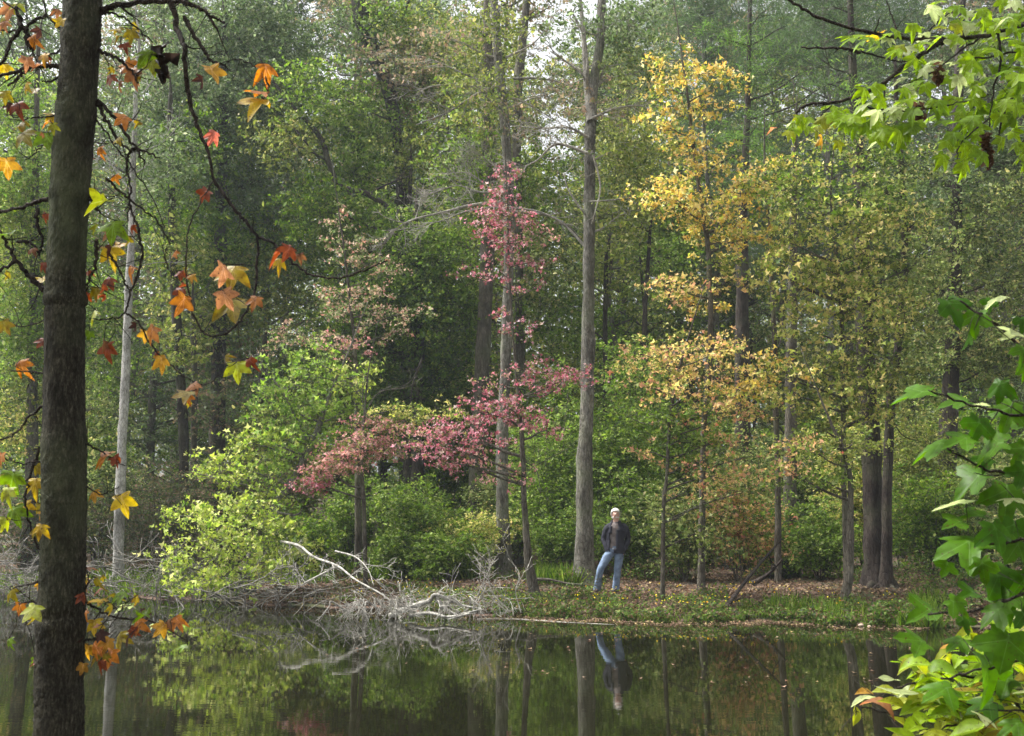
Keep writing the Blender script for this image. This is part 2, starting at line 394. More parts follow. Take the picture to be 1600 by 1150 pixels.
# ------------------------------------------------------------------ trees built from pixel outlines
def blob_leaves(lb, wb, C, rad, n, size, pal, shape='diamond', up=1.0, twig=True, flat=.35, tlen=.55, per=13, tr=.006):
    """a leafy clump: short twigs scattered in an ellipsoid with leaves along each of them"""
    n = int(n); k = max(2, n // per)
    u = R.normal(0, 1, (k, 3)); u = unit(u) * (R.uniform(0, 1, (k, 1)) ** (1 / 2.2))
    A = C + u * rad
    dr = u * np.array([1, 1, .3]) + R.normal(0, .6, (k, 3)) * np.array([1, 1, flat])
    dr = unit(dr)
    L = R.uniform(.5, 1.2, (k, 1)) * min(tlen, float(np.mean(rad)) * .9)
    B = A + dr * L
    if twig: wb.twigs(A, B, tr, -.02)
    i = R.integers(0, k, n); t = R.uniform(.1, 1.08, (n, 1))
    P = A[i] + (B - A)[i] * t + R.normal(0, 1, (n, 3)) * np.array([1, 1, .5]) * size * .75
    lb.add(P, size * np.clip(R.lognormal(-.12, .36, n), .4, 1.8), pick(pal, n), shape, up=up)
    return A

def px_tree(name, label, cat, D, pts, bark, blobs=(), size=.1, shape='diamond', group=None, cover=1.3, up=1.0,
            root_to_ground=True, side_limbs=0, dead=0, extra=None, limb_r=.028, flare=1.55, twigbark=None, mats=M_LEAF, per=13, sides=12):
    """pts: (px, py, width_px[, depth offset]) from the top down to the base; blobs: (cx, cy, rx, ry, palette[, density, depth offset])"""
    P = np.array([at(p[0], p[1], D + (p[3] if len(p) > 3 else 0)) for p in pts])[::-1]
    Wd = np.array([p[2] * mpp(D) / 2 for p in pts])[::-1]
    if root_to_ground:
        g = float(gh(P[0, 0], P[0, 1]))
        P[0, 2] = g - .05
    base = P[0].copy(); base[2] = max(base[2], -.5)
    root = thing(name, label, cat, base, group)
    P = np.vstack([P, P[-1] + unit(P[-1] - P[-2]) * (1.2 + 6 * Wd[-1]) + R.normal(0, .1, 3)]); Wd = np.append(Wd, .006)
    tp = smooth_path(P, 7)
    tr = np.interp(np.linspace(0, len(P) - 1, len(tp)), np.arange(len(P)), Wd)
    hh = tp[:, 2] - tp[0, 2]
    tr = tr * (1 + ((flare - 1) * np.exp(-hh / .22) + .12 * np.exp(-hh / 1.2)) * (1.0 if Wd[0] > .15 else .15)) * (1 + .05 * np.sin(hh * 2.3 + P[0, 0]) + .03 * np.sin(hh * 7.1))
    wob = np.cumsum(R.normal(0, .006, (len(tp), 2)), 0); wob -= np.linspace(0, 1, len(tp))[:, None] * wob[-1]
    tp[:, :2] += wob * min(1, D / 20)
    wt = WB(); wt.tube(tp, tr, sides, .06)
    for a_ in range(5 if Wd[0] > .13 and root_to_ground else 0):
        an = a_ * 1.256 + R.uniform(-.4, .4); r_ = Wd[0] * R.uniform(2.2, 3.4); b0 = P[0]
        wt.tube(smooth_path([b0 + np.array([0, 0, .28]), b0 + np.array([math.cos(an) * r_ * .5, math.sin(an) * r_ * .5, .12]), b0 + np.array([math.cos(an) * r_, math.sin(an) * r_, .0])], 4), np.linspace(Wd[0] * .55, Wd[0] * .12, 9), 7, .06)
    wb = WB(); lb = LB(); nb = 0
    for b in blobs:
        cx, cy, rx, ry, pal = b[:5]; dens = b[5] if len(b) > 5 else 1.0; dz = b[6] if len(b) > 6 else 0.0
        zz = R.uniform(-.35, .35) * rx * mpp(D)
        C = at(cx, cy, D + dz + zz)
        rad = np.array([rx, rx * .85, ry]) * mpp(D)
        sp = size / mpp(D)
        n = cover * dens * math.pi * rx * ry / (sp * sp * .30) * 2.9
        i = int(np.argmin(np.abs(tp[:, 2] - (C[2] - .35 * np.linalg.norm((tp[:, :2] - C[:2]), axis=1)))))
        S = tp[i]; v = C - S
        q = np.array([S, S + v * .33 + R.normal(0, .06, 3) * np.linalg.norm(v) * .5, S + v * .68 + np.array([0, 0, .03]) * np.linalg.norm(v), C])
        lp = smooth_path(q, 5)
        r0 = min(tr[i] * .6, limb_r * (1 + np.linalg.norm(v) * .1))
        wb.tube(lp, np.linspace(r0, .008, len(lp)), 5)
        A = blob_leaves(lb, wb, C, rad * np.array([1.05, 1.05, 1.25]), n, size, pal, shape, up * .35, per=per)
        m = max(3, len(A) // 9); j = R.integers(0, len(A), m); l = R.integers(len(lp) // 2, len(lp), m)
        wb.twigs(lp[l], A[j], .010, 0)
        nb += 1
    for _ in range(side_limbs):
        i = int(R.integers(len(tp) // 3, len(tp) - 2))
        a = R.uniform(0, 2 * math.pi)
        bare(wb, tp[i], (math.cos(a), math.sin(a), R.uniform(.1, .7)), R.uniform(.8, 2.2), min(.02, tr[i] * .4), 2 if dead == 0 else dead, .7, .02)
    if extra: extra(wb, lb, D)
    wt.build("trunk", bark, root)
    if wb.n: wb.build("branches", twigbark or bark, root)
    if lb.n: lb.build("crown", mats, root)
    return root

# ================================================================== SETTING
# ground sheet
def axis_pts(lo, hi, fine_lo, fine_hi, step, coarse):
    a = list(np.arange(fine_lo, fine_hi, step))
    L = []; x = fine_lo; s_ = step
    while x > lo: s_ *= coarse; x -= s_; L.append(x)
    Rr = []; x = a[-1]; s_ = step
    while x < hi: s_ *= coarse; x += s_; Rr.append(x)
    return np.array(L[::-1] + a + Rr)
gx = axis_pts(-400, 400, -17, 17, .16, 1.25); gy = axis_pts(-60, 500, -1, 40, .16, 1.2)
X, Y = np.meshgrid(gx, gy); Z = gh(X, Y) + R.normal(0, .006, X.shape)
V = np.stack([X, Y, Z], -1).reshape(-1, 3); nx = len(gx)
ii = (np.arange(len(gy) - 1)[:, None] * nx + np.arange(nx - 1)[None]).ravel()
T = np.concatenate([np.stack([ii, ii + 1, ii + nx + 1], 1), np.stack([ii, ii + nx + 1, ii + nx], 1)])
m, nt_, p = new_mat("forest_soil")
g_ = N(nt_, "ShaderNodeNewGeometry")
n1 = N(nt_, "ShaderNodeTexNoise"); n1.inputs['Scale'].default_value = 9; n1.inputs['Detail'].default_value = 10; n1.inputs['Roughness'].default_value = .75
nt_.links.new(g_.outputs['Position'], n1.inputs[0])
r1 = ramp(nt_, [(.3, (.035, .024, .017)), (.48, (.10, .06, .04)), (.6, (.17, .10, .065)), (.72, (.25, .17, .10))])
nt_.links.new(n1.outputs['Fac'], r1.inputs[0])
n2 = N(nt_, "ShaderNodeTexNoise"); n2.inputs['Scale'].default_value = .7; n2.inputs['Detail'].default_value = 6
nt_.links.new(g_.outputs['Position'], n2.inputs[0])
r2 = ramp(nt_, [(.5, (0, 0, 0)), (.62, (1, 1, 1))]); nt_.links.new(n2.outputs['Fac'], r2.inputs[0])
mg = N(nt_, "ShaderNodeMix", data_type='RGBA'); nt_.links.new(r2.outputs[0], mg.inputs[0]); nt_.links.new(r1.outputs[0], mg.inputs[6]); mg.inputs[7].default_value = (.06, .085, .025, 1)
nt_.links.new(mg.outputs[2], p.inputs['Base Color']); p.inputs['Roughness'].default_value = .95
bp = N(nt_, "ShaderNodeBump"); bp.inputs['Distance'].default_value = .05; nt_.links.new(n1.outputs['Fac'], bp.inputs['Height']); nt_.links.new(bp.outputs[0], p.inputs['Normal'])
tag(link_tris("ground", V, T, m, smooth=True), kind="structure")

# pond water: one sheet at z = 0, the banks rise through it
m, nt_, p = new_mat("pond_water")
p.inputs['Base Color'].default_value = (.007, .007, .003, 1); p.inputs['Roughness'].default_value = .02; p.inputs['IOR'].default_value = 1.26
g_ = N(nt_, "ShaderNodeNewGeometry"); mp = N(nt_, "ShaderNodeMapping"); mp.inputs['Scale'].default_value = (1.0, 2.2, 1)
nt_.links.new(g_.outputs['Position'], mp.inputs[0])
n1 = N(nt_, "ShaderNodeTexNoise"); n1.inputs['Scale'].default_value = 3.0; n1.inputs['Detail'].default_value = 3
n2 = N(nt_, "ShaderNodeTexNoise"); n2.inputs['Scale'].default_value = .45; n2.inputs['Detail'].default_value = 2
nt_.links.new(mp.outputs[0], n1.inputs[0]); nt_.links.new(mp.outputs[0], n2.inputs[0])
n3 = N(nt_, "ShaderNodeTexNoise"); n3.inputs['Scale'].default_value = .28; n3.inputs['Detail'].default_value = 4; nt_.links.new(g_.outputs['Position'], n3.inputs[0])
r3 = ramp(nt_, [(.42, (.15, .15, .15)), (.62, (1, 1, 1))]); nt_.links.new(n3.outputs['Fac'], r3.inputs[0])
m0 = N(nt_, "ShaderNodeMath", operation='MULTIPLY'); nt_.links.new(n1.outputs['Fac'], m0.inputs[0]); nt_.links.new(r3.outputs[0], m0.inputs[1])
mm = N(nt_, "ShaderNodeMath", operation='MULTIPLY'); nt_.links.new(m0.outputs[0], mm.inputs[0]); nt_.links.new(n2.outputs['Fac'], mm.inputs[1])
bp = N(nt_, "ShaderNodeBump"); bp.inputs['Strength'].default_value = .5; bp.inputs['Distance'].default_value = .0035
nt_.links.new(mm.outputs[0], bp.inputs['Height']); nt_.links.new(bp.outputs[0], p.inputs['Normal'])
V = np.array([(-90, 2, 0), (90, 2, 0), (90, 60, 0), (-90, 60, 0)], float)
tag(link_tris("water", V, np.array([(0, 1, 2), (0, 2, 3)]), m), kind="structure")

# ------------------------------------------------------------------ ground litter, bank plants, grass, flowers (uncountable)
def scatter(n, px0, px1, d0, d1, beyond=True):
    """n points on the far bank between distances d0 and d1 behind the water's edge"""
    d = d0 + (d1 - d0) * R.uniform(0, 1, n) ** 1.6
    yy = 24 + d * 0
    fx = R.uniform(px0, px1, n)
    x = (fx - 800) / F * 22
    y = shore(x) + d; x = (fx - 800) / F * y; y = shore(x) + d
    return np.stack([x, y, gh(x, y)], 1)
lb = LB(); P = scatter(95000, -250, 1850, .1, 16); n = len(P); P[:, 2] += R.uniform(0, .05, n)
lb.add(P, R.uniform(.05, .11, n), pick('litter', n), 'tri', up=2.2)
tag(lb.build("leaf_litter", M_LITTER), "reddish brown fallen leaves covering the path along the far bank", "leaf litter", kind="stuff")

def fill(pxs, dens_fn): ...
lb = LB()
# leafy low plants in patches along the water's edge : (px centre, px half width, d0, d1, count, height)
for cx, hw, d0, d1, n, h in ((1000, 130, -.15, 2.3, 6500, .24), (880, 110, -.1, 2.4, 5500, .22), (730, 90, .1, 2.6, 4200, .2), (600, 80, .3, 2.5, 2500, .16), (680, 60, .0, 1.6, 2200, .16),
                             (1195, 45, -.1, .8, 1600, .2), (1300, 110, -.2, 1.1, 5200, .2), (1440, 110, -.2, 1.6, 6800, .26), (1560, 80, -.2, 3, 4500, .35), (880, 60, 4.5, 7, 3500, .35), (640, 90, 5, 9, 3500, .5), (500, 70, 4, 8, 1400, .35),
                             (760, 60, 5, 7, 1500, .35), (930, 14, 2.9, 4.2, 420, .42), (1010, 60, 6, 8, 1800, .4), (1420, 100, 5, 8, 4200, .6), (340, 60, 1.5, 5, 1500, .3), (1100, 80, -.1, .5, 1300, .12)):
    P = scatter(n, cx - hw, cx + hw, d0, d1)
    k = .5 + .5 * np.sin(P[:, 0] * 3.1 + cx) * np.sin(P[:, 1] * 2.7 + 1)
    nz = np.sin(P[:, 0] * 4.7 + P[:, 1] * 2.1) + np.sin(P[:, 0] * 9.3 - P[:, 1] * 5.7 + 1) + np.sin(P[:, 0] * 1.3 + 2) + R.normal(0, .5, n)
    kp = nz > -.8; P = P[kp]; k = k[kp]; n = len(P)
    P[:, 2] = np.maximum(P[:, 2], 0) + R.uniform(0, 1, n) ** 1.3 * h * (.25 + 1.0 * k)
    lb.add(P, R.uniform(.035, .085, n), pick('bank', n), 'ovate', up=1.0)
tag(lb.build("bank_plants", M_LEAF), "low leafy green plants crowding the water's edge below the standing man", "ground plants", kind="stuff")
lb = LB()
for cx, hw, d0, d1, n, h in ((1230, 90, -.1, .9, 1100, .13), (1400, 120, -.15, 1.0, 1800, .15), (1540, 60, -.2, 1.5, 1500, .28), (1000, 180, -.1, .6, 1200, .13), (1230, 20, .4, 1.2, 250, .25), (640, 100, 5, 8, 2000, .45), (870, 35, 4.5, 7, 900, .45), (460, 60, 3, 6, 700, .3), (1290, 60, .3, 1.4, 500, .22),
                             (0, 200, -.1, 2.5, 2500, .3), (250, 120, .1, 3, 1800, .3)):
    P = scatter(n, cx - hw, cx + hw, d0, d1); P[:, 2] = np.maximum(P[:, 2], 0)
    ax = R.normal(0, .35, (n, 3)) + np.array([0, 0, 1.]); nr = R.normal(0, 1, (n, 3)) * np.array([1, 1, .15])
    lb.add(P, h * R.uniform(.5, 1.2, n), pick('green', n), 'blade', nrm=nr, axis=ax)
tag(lb.build("grass", M_LEAF), "short green grass and sedge tufts along the muddy shoreline", "grass", kind="stuff")
lb = LB()
for cx, hw, d0, d1, n, h in ((1000, 150, .2, 2.6, 110, .25), (760, 90, .4, 2.6, 50, .22), (620, 60, .4, 2.4, 45, .2), (1330, 60, .5, 2, 22, .25), (1180, 60, .6, 2.4, 20, .25)):
    P = scatter(n, cx - hw, cx + hw, d0, d1); P[:, 2] += h * R.uniform(.6, 1.05, n)
    lb.add(P, R.uniform(.028, .05, n), pick('flower', n), 'star', nrm=R.normal(0, .6, (n, 3)) + np.array([0, -1, .8]))
tag(lb.build("wildflowers", M_LEAF), "tiny yellow wildflowers dotted through the bank plants", "wildflowers", kind="stuff")
wb = WB(); P = scatter(900, 250, 1650, .05, 6); n = len(P); a_ = R.uniform(0, 6.28, n); L_ = R.uniform(.1, .5, n)
Q = P + np.stack([np.cos(a_) * L_, np.sin(a_) * L_, R.uniform(-.01, .12, n)], 1); P[:, 2] += .03; Q[:, 2] = np.maximum(Q[:, 2], gh(Q[:, 0], Q[:, 1]) + .02)
wb.twigs(P, Q, R.uniform(.003, .011, n), .02)
tag(wb.build("fallen_twigs", B_MID), "small brown twigs strewn among the leaf litter on the far bank", "twigs", kind="stuff")
# leaves and scum floating by the shoreline
lb = LB()
for n, p0, p1, a, b_ in ((900, 720, 1480, -1.0, -.02), (260, 760, 1240, -.7, -.35), (170, 1130, 1260, -.8, -.1), (140, 200, 1500, -8, -1), (60, 900, 1400, -3, -1)):
    P = scatter(n, p0, p1, a, b_); P[:, 2] = .006 + R.uniform(0, .006, n)
    lb.add(P, R.uniform(.04, .09, n), pick('litter', n) * 1.2, 'tri', nrm=R.normal(0, .06, (n, 3)) + np.array([0, 0, 1.]))
tag(lb.build("floating_leaves", M_LITTER), "dead leaves floating on the dark water along the far shore", "floating leaves", kind="stuff")

# ================================================================== FAR WOOD
# one mass where the wood closes in, far behind
lb = LB()
n = 130000
y = R.uniform(78, 120, n); x = R.uniform(-.62, .62, n) * y; top = 27 + 6 * np.sin(x * .35 + 1) + 4 * np.sin(x * .9) + 3 * np.sin(x * 2.1)
gap = np.exp(-((x / y - (865 - 800) / F) / .018) ** 2) * 14 + np.exp(-((x / y - (482 - 800) / F) / .016) ** 2) * 12
z = 1 + R.uniform(0, 1, n) ** 1.1 * (top + (y - 78) * .3 - gap)
pal = np.where(R.uniform(0, 1, (n, 1)) < .5, pick('dull', n), pick('olive', n))
lb.add(np.stack([x, y, z + gh(x, y)], 1), R.uniform(.35, .75, n), pal, 'tri', up=.8)
wd = tag(lb.build("distant_wood", M_LEAF), "hazy mass of foliage closing the view far behind the trees", "wood", kind="stuff")

# back trees: prototypes, then copies
def proto_tree(i, pal, h, crown0, rad, shape, size, n, bark):
    root = thing("forest_tree", "", "tree", (0, 0, 0))
    wt = WB(); wb = WB(); lb = LB()
    k = 12; zz = np.linspace(0, h, k); pts = np.stack([np.cumsum(R.normal(0, .12, k)), np.cumsum(R.normal(0, .12, k)), zz - .3], 1)
    r0 = h * .0075
    wt.tube(pts, np.linspace(r0 * 1.15, .03, k), 9, .04)
    clumps = int(26 + h)
    for c in range(clumps):
        f = R.uniform(crown0, 1.0); zc = f * h
        prof = math.sin(math.pi * min(1, max(.12, (f - crown0) / (1 - crown0) * .85 + .12))) ** .6
        a = R.uniform(0, 2 * math.pi); rr = rad * prof * R.uniform(.25, 1.0)
        j = np.interp(zc, pts[:, 2], pts[:, 0]); l = np.interp(zc, pts[:, 2], pts[:, 1])
        C = np.array([j + math.cos(a) * rr, l + math.sin(a) * rr, zc])
        S = np.array([np.interp(zc - rr * .5, pts[:, 2], pts[:, 0]), np.interp(zc - rr * .5, pts[:, 2], pts[:, 1]), zc - rr * .5])
        lp = smooth_path([S, S + (C - S) * .5 + R.normal(0, .15, 3), C], 4)
        wb.tube(lp, np.linspace(.05, .012, len(lp)), 4)
        s_ = R.uniform(.7, 1.3)
        blob_leaves(lb, wb, C, np.array([1.15, 1.15, .6]) * s_ * rad * .34, n / clumps * s_, size, pal, shape, tlen=1.0, per=26, tr=.012)
    for _ in range(6):
        i_ = int(R.integers(2, k - 2)); a = R.uniform(0, 6.28); bare(wb, pts[i_], (math.cos(a), math.sin(a), .3), R.uniform(1, 2.5), .025, 1, minr=.006)
    wt.build("trunk", bark, root); wb.build("branches", bark, root); lb.build("crown", M_LEAF, root)
    return root
PROTO = [
    proto_tree(0, 'dull', 21, .18, 3.6, 'diamond', .135, 22000, B_MID),
    proto_tree(1, 'olive', 19, .15, 3.4, 'diamond', .135, 22000, B_MID),
    proto_tree(2, 'mid', 17, .12, 3.4, 'ovate', .135, 22000, B_DARK),
    proto_tree(3, 'tan', 20, .25, 3.2, 'diamond', .13, 14000, B_MID),
    proto_tree(4, 'green', 14, .06, 3.2, 'ovate', .13, 22000, B_DARK),
    proto_tree(5, 'needledark', 25, .40, 3.0, 'needle', .34, 26000, B_GREY),
    proto_tree(6, 'mottle', 11, .03, 2.6, 'diamond', .13, 12000, B_DARK),
]
PNAME = ["dull grey-green broadleaf tree", "yellow-olive broadleaf tree", "fresh green broadleaf tree", "tan-tinged thin-leaved tree", "low bushy green tree", "tall dark pine", "short mottled understory tree"]
used = set()
def dup(root, loc, rz, sc):
    c = root.copy(); COL.objects.link(c); c.location = loc; c.rotation_euler = (0, 0, rz); c.scale = sc
    for ch in root.children:
        d = ch.copy(); COL.objects.link(d); d.parent = c
    return c
LMK = [(-60, "beyond the left frame edge"), (20, "at the left frame edge"), (100, "behind the foreground trunk"), (190, "behind the pale birch"), (270, "behind the drooping orange twigs"), (340, "behind the brush heap"), (410, "above the lime leaning tree"), (480, "below the left sky gap"), (560, "behind the pale pink sapling"), (640, "behind the vine mass"), (700, "left of the crimson maple"),
       (780, "behind the crimson maple"), (850, "below the middle sky gap"), (930, "behind the forked trunk"), (1000, "above the green opening"), (1080, "behind the golden maple"), (1160, "behind the purple-brown pine"), (1240, "behind the yellow-green maple"), (1320, "just left of the massive pine"), (1410, "right of the massive pine"), (1500, "behind the right-hand dark trunk"), (1580, "behind the big near leaves"), (1680, "at the right frame edge"), (1760, "beyond the right frame edge")]
def back(k, px, Yd, s=1.0, band=''):
    x = (px - 800) / F * Yd; z = float(gh(x, Yd))
    if k in used: o = dup(PROTO[k], (x, Yd, z), R.uniform(0, 6.28), (s, s, s * R.uniform(.92, 1.08)))
    else:
        o = PROTO[k]; o.location = (x, Yd, z); o.rotation_euler = (0, 0, R.uniform(0, 6.28)); o.scale = (s, s, s); used.add(k)
    lm = min(LMK, key=lambda q: abs(q[0] - px))[1]
    o['label'] = f"{PNAME[k]} in the {band}, {lm}"
    o['group'] = f"background trees of the {band}"
    return o
# rows
row1 = [(0, -60), (2, 60), (6, 130), (0, 235), (4, 330), (0, 410), (1, 520), (2, 600), (0, 690), (1, 760), (1, 950), (4, 1030), (5, 1130), (6, 1200), (5, 1290), (2, 1400), (6, 1500), (0, 1580), (3, 1690)]
for k, px in row1: back(k, px + R.uniform(-15, 15), R.uniform(38, 44), R.uniform(.85, 1.05), "nearest background row")
row2 = [(0, -20), (1, 100), (3, 190), (0, 300), (5, 370), (0, 425), (3, 560), (0, 640), (1, 720), (3, 765), (1, 935), (0, 1000), (2, 1080), (3, 1160), (1, 1240), (5, 1330), (0, 1420), (3, 1520), (0, 1620), (1, 1720)]
for k, px in row2: back(k, px + R.uniform(-15, 15), R.uniform(47, 56), R.uniform(1.2, 1.4), "middle background row")
row3 = [(0, -60), (3, 60), (0, 160), (1, 260), (0, 350), (2, 415), (0, 550), (5, 620), (0, 700), (1, 775), (0, 935), (3, 990), (0, 1080), (5, 1150), (0, 1240), (1, 1330), (5, 1420), (0, 1510), (2, 1600), (0, 1700)]
for k, px in row3: back(k, px + R.uniform(-15, 15), R.uniform(60, 72), R.uniform(1.5, 1.8), "hazy far row")

# ================================================================== POND-SIDE TREES (placed one by one)
def sprig(cx, cy, D_, L, r, lvl, dx, dz, dy=0.0):
    def f(wb, lb, D):
        bare(wb, at(cx, cy, D + D_), (dx, dy, dz), L, r, lvl, .75, .01, .004)
    return f
def many(*fs):
    def f(wb, lb, D):
        for g in fs: g(wb, lb, D)
    return f
def pathlimb(pts, r, D_=0, lvl=1, tw=6, tl=.8):
    """a limb along a drawn path, with small bare twigs on it"""
    def f(wb, lb, D):
        P = smooth_path([at(a, b_, D + D_ + R.uniform(-.15, .15)) for a, b_ in pts], 5)
        wb.tube(P, np.linspace(r, max(.006, r * .3), len(P)), 6, .05)
        for _ in range(tw):
            i = int(R.integers(2, len(P) - 1)); v = unit(P[i] - P[i - 1])
            bare(wb, P[i], v + R.normal(0, .7, 3), tl * R.uniform(.5, 1.2), max(.006, r * .35), lvl, .7, .02, .004)
    return f

# big trunks
px_tree("forest_tree", "tall straight grey trunk directly behind the pink-leaved maple, pale lichen dead branches high up", "tree", 27,
        [(765, -80, 12), (772, 0, 14), (778, 90, 15), (790, 210, 16), (795, 400, 17), (789, 600, 17), (784, 720, 18), (788, 858, 22)], B_GREY, twigbark=B_DEAD, blobs=
        [(640, 85, 60, 26, 'tan', .5), (700, 60, 50, 28, 'tan', .5), (850, 150, 40, 18, 'tan', .35), (775, 40, 40, 30, 'olive', .5, -1), (790, 180, 40, 30, 'tan', .3, -1), (740, 130, 50, 30, 'olive', .5, -1)], size=.10,
        extra=many(pathlimb([(788, 130), (740, 135), (690, 133), (655, 140)], .045, 0, 2, 9), pathlimb([(778, 132), (740, 150), (700, 175), (650, 195)], .04, -.2, 2, 9),
                   pathlimb([(785, 125), (835, 122), (880, 130), (905, 145)], .04, 0, 2, 8), pathlimb([(792, 315), (740, 320), (690, 332), (640, 345), (610, 365)], .045, -.3, 2, 10),
                   pathlimb([(790, 315), (760, 290), (730, 270), (690, 272)], .03, -.2, 2, 9), pathlimb([(790, 90), (830, 70), (860, 40)], .03, 0, 2, 6),
                   pathlimb([(785, 270), (755, 245), (735, 235)], .02, -.3, 2, 12), pathlimb([(790, 300), (750, 300), (715, 290), (680, 300)], .03, -.6, 2, 14), pathlimb([(785, 150), (820, 160), (870, 190)], .03, -.6, 2, 9), pathlimb([(792, 320), (730, 330), (690, 345), (655, 350)], .025, -.8, 2, 12), pathlimb([(795, 330), (850, 335), (890, 355), (915, 385)], .04, -.4, 1, 4)))
px_tree("forest_tree", "dark leaning trunk just left of the tall grey trunk, lower half among shadowed vines", "tree", 31,
        [(762, 40, 16), (768, 220, 18), (762, 390, 22), (752, 600, 24), (745, 720, 24), (744, 850, 28)], B_MID, [(760, 60, 60, 40, 'olive', .6), (735, 150, 40, 40, 'mid', .5), (730, 250, 50, 50, 'mid', .8, -1), (740, 330, 50, 40, 'green', .7, -1), (760, 180, 40, 50, 'olive', .6, -1)], size=.12)
px_tree("forest_tree", "big grey forked trunk rising just left of the standing man", "tree", 25,
        [(945, -80, 12), (941, 0, 13), (938, 70, 15), (926, 150, 18), (920, 300, 18), (918, 450, 19), (917, 600, 22), (912, 760, 24), (911, 876, 30)], B_GREY, twigbark=B_DEAD, blobs=
        [(900, 45, 50, 30, 'dull', .5), (985, 40, 50, 40, 'dull', .7), (930, 165, 55, 26, 'tan', .5), (1010, 110, 40, 40, 'mottle', .6), (965, 40, 40, 40, 'dull', .5, 1), (975, 100, 36, 30, 'mottle', .5), (895, 130, 36, 24, 'tan', .4, 1), (975, 230, 40, 40, 'olive', .8), (985, 330, 30, 40, 'olive', .7)], size=.10,
        extra=many(pathlimb([(924, 190), (918, 140), (913, 70), (903, -40)], .13, 0, 1, 3), pathlimb([(920, 215), (890, 200), (850, 200), (815, 198)], .035, -.3, 2, 10),
                   pathlimb([(925, 185), (960, 170), (1000, 165), (1020, 175)], .035, -.3, 2, 8), pathlimb([(920, 240), (870, 225), (840, 250), (815, 262)], .04, -.3, 2, 7),
                   pathlimb([(930, 130), (890, 100), (860, 80)], .04, 0, 1, 5), pathlimb([(918, 390), (880, 350), (840, 330), (800, 325)], .035, .3, 1, 4),
                   pathlimb([(925, 235), (938, 290), (930, 330), (924, 350)], .03, -.4, 0, 2), pathlimb([(918, 340), (890, 300), (880, 270)], .03, -.2, 1, 4),
                   pathlimb([(920, 315), (960, 312), (985, 305)], .02, -.4, 2, 4)))
px_tree("forest_tree", "slender dark tree with vines between the two tall grey trunks", "tree", 35,
        [(828, -40, 12), (820, 40, 14), (810, 140, 16), (808, 260, 15), (812, 420, 14), (815, 800, 18)], B_MID,
        [(830, 330, 50, 50, 'mid', .7), (850, 250, 40, 40, 'mid', .5), (815, 170, 40, 50, 'olive', .5), (850, 420, 60, 50, 'mottle', .8), (860, 500, 60, 50, 'mid', .8)], size=.12)
px_tree("birch_tree", "slim pale whitish trunk beside the big foreground trunk at the left", "tree", 27.6,
        [(216, 60, 4), (212, 130, 7), (205, 300, 10), (198, 480, 13), (192, 620, 14), (188, 740, 15), (186, 866, 18)], B_PALE, [(190, 180, 40, 50, 'dull', .3), (230, 260, 50, 50, 'dull', .3)], size=.1,
        extra=many(pathlimb([(212, 160), (240, 125), (270, 95)], .02, 0, 2, 6), pathlimb([(208, 240), (250, 225), (285, 190)], .02, 0, 2, 6), pathlimb([(205, 300), (170, 250), (150, 190)], .025, 0, 2, 6),
                   pathlimb([(200, 420), (250, 410), (300, 412)], .015, 0, 1, 3), pathlimb([(206, 280), (170, 270), (140, 240)], .02, 0, 2, 8)))
px_tree("forest_tree", "vine-hung leaning trunk with hazy green sprays below the left gap of sky", "tree", 36,
        [(548, -60, 18), (563, 20, 26), (580, 80, 24), (606, 140, 22), (622, 240, 18), (630, 420, 18), (634, 856, 20)], B_DARK,
        [(560, 60, 40, 50, 'dull', .9), (600, 30, 50, 40, 'mid', .7), (520, 150, 60, 50, 'bright', .45), (580, 200, 70, 60, 'mid', .9), (640, 130, 60, 50, 'tan', .7), (690, 120, 60, 50, 'olive', .7), (650, 50, 50, 40, 'olive', .7), (545, 270, 60, 50, 'mid', .9), (600, 110, 60, 40, 'tan', .5)], size=.13,
        extra=many(pathlimb([(640, 0), (625, 30), (600, 25)], .05, 0, 1, 5)))
px_tree("forest_tree", "crooked dark tree with an S-shaped limb at the upper left of the clearing", "tree", 33,
        [(430, 130, 4), (465, 175, 6), (500, 215, 8), (512, 252, 9), (530, 290, 9), (575, 305, 10), (608, 335, 12), (632, 400, 14), (640, 860, 20)], B_DARK,
        [(480, 140, 60, 40, 'mid', .6), (440, 220, 60, 40, 'olive', .6), (560, 350, 60, 50, 'mid', .8), (500, 330, 60, 50, 'green', .8)], size=.12,
        extra=many(pathlimb([(460, 200), (480, 225), (500, 250)], .05), pathlimb([(575, 305), (600, 290), (640, 275)], .04)))
px_tree("forest_tree", "big dense grey-green tree filling the upper left behind the orange leaves", "tree", 36,
        [(350, 40, 10), (345, 300, 18), (340, 600, 24), (338, 850, 30)], B_DARK,
        [(380, 60, 80, 55, 'dull'), (440, 110, 70, 60, 'dull'), (310, 90, 80, 60, 'dull'), (350, 180, 90, 65, 'dull'), (430, 200, 70, 60, 'olive'), (300, 270, 80, 70, 'mid'), (390, 290, 80, 70, 'dull'), (450, 380, 70, 60, 'green'), (330, 390, 80, 60, 'green'), (400, 460, 80, 50, 'olive', .9), (300, 490, 70, 50, 'olive', .9),
         (400, 15, 60, 30, 'dull'), (260, 180, 50, 70, 'dull'), (480, 60, 30, 25, 'dull', .8), (340, 560, 60, 40, 'bramble', .7)], size=.13, per=16)
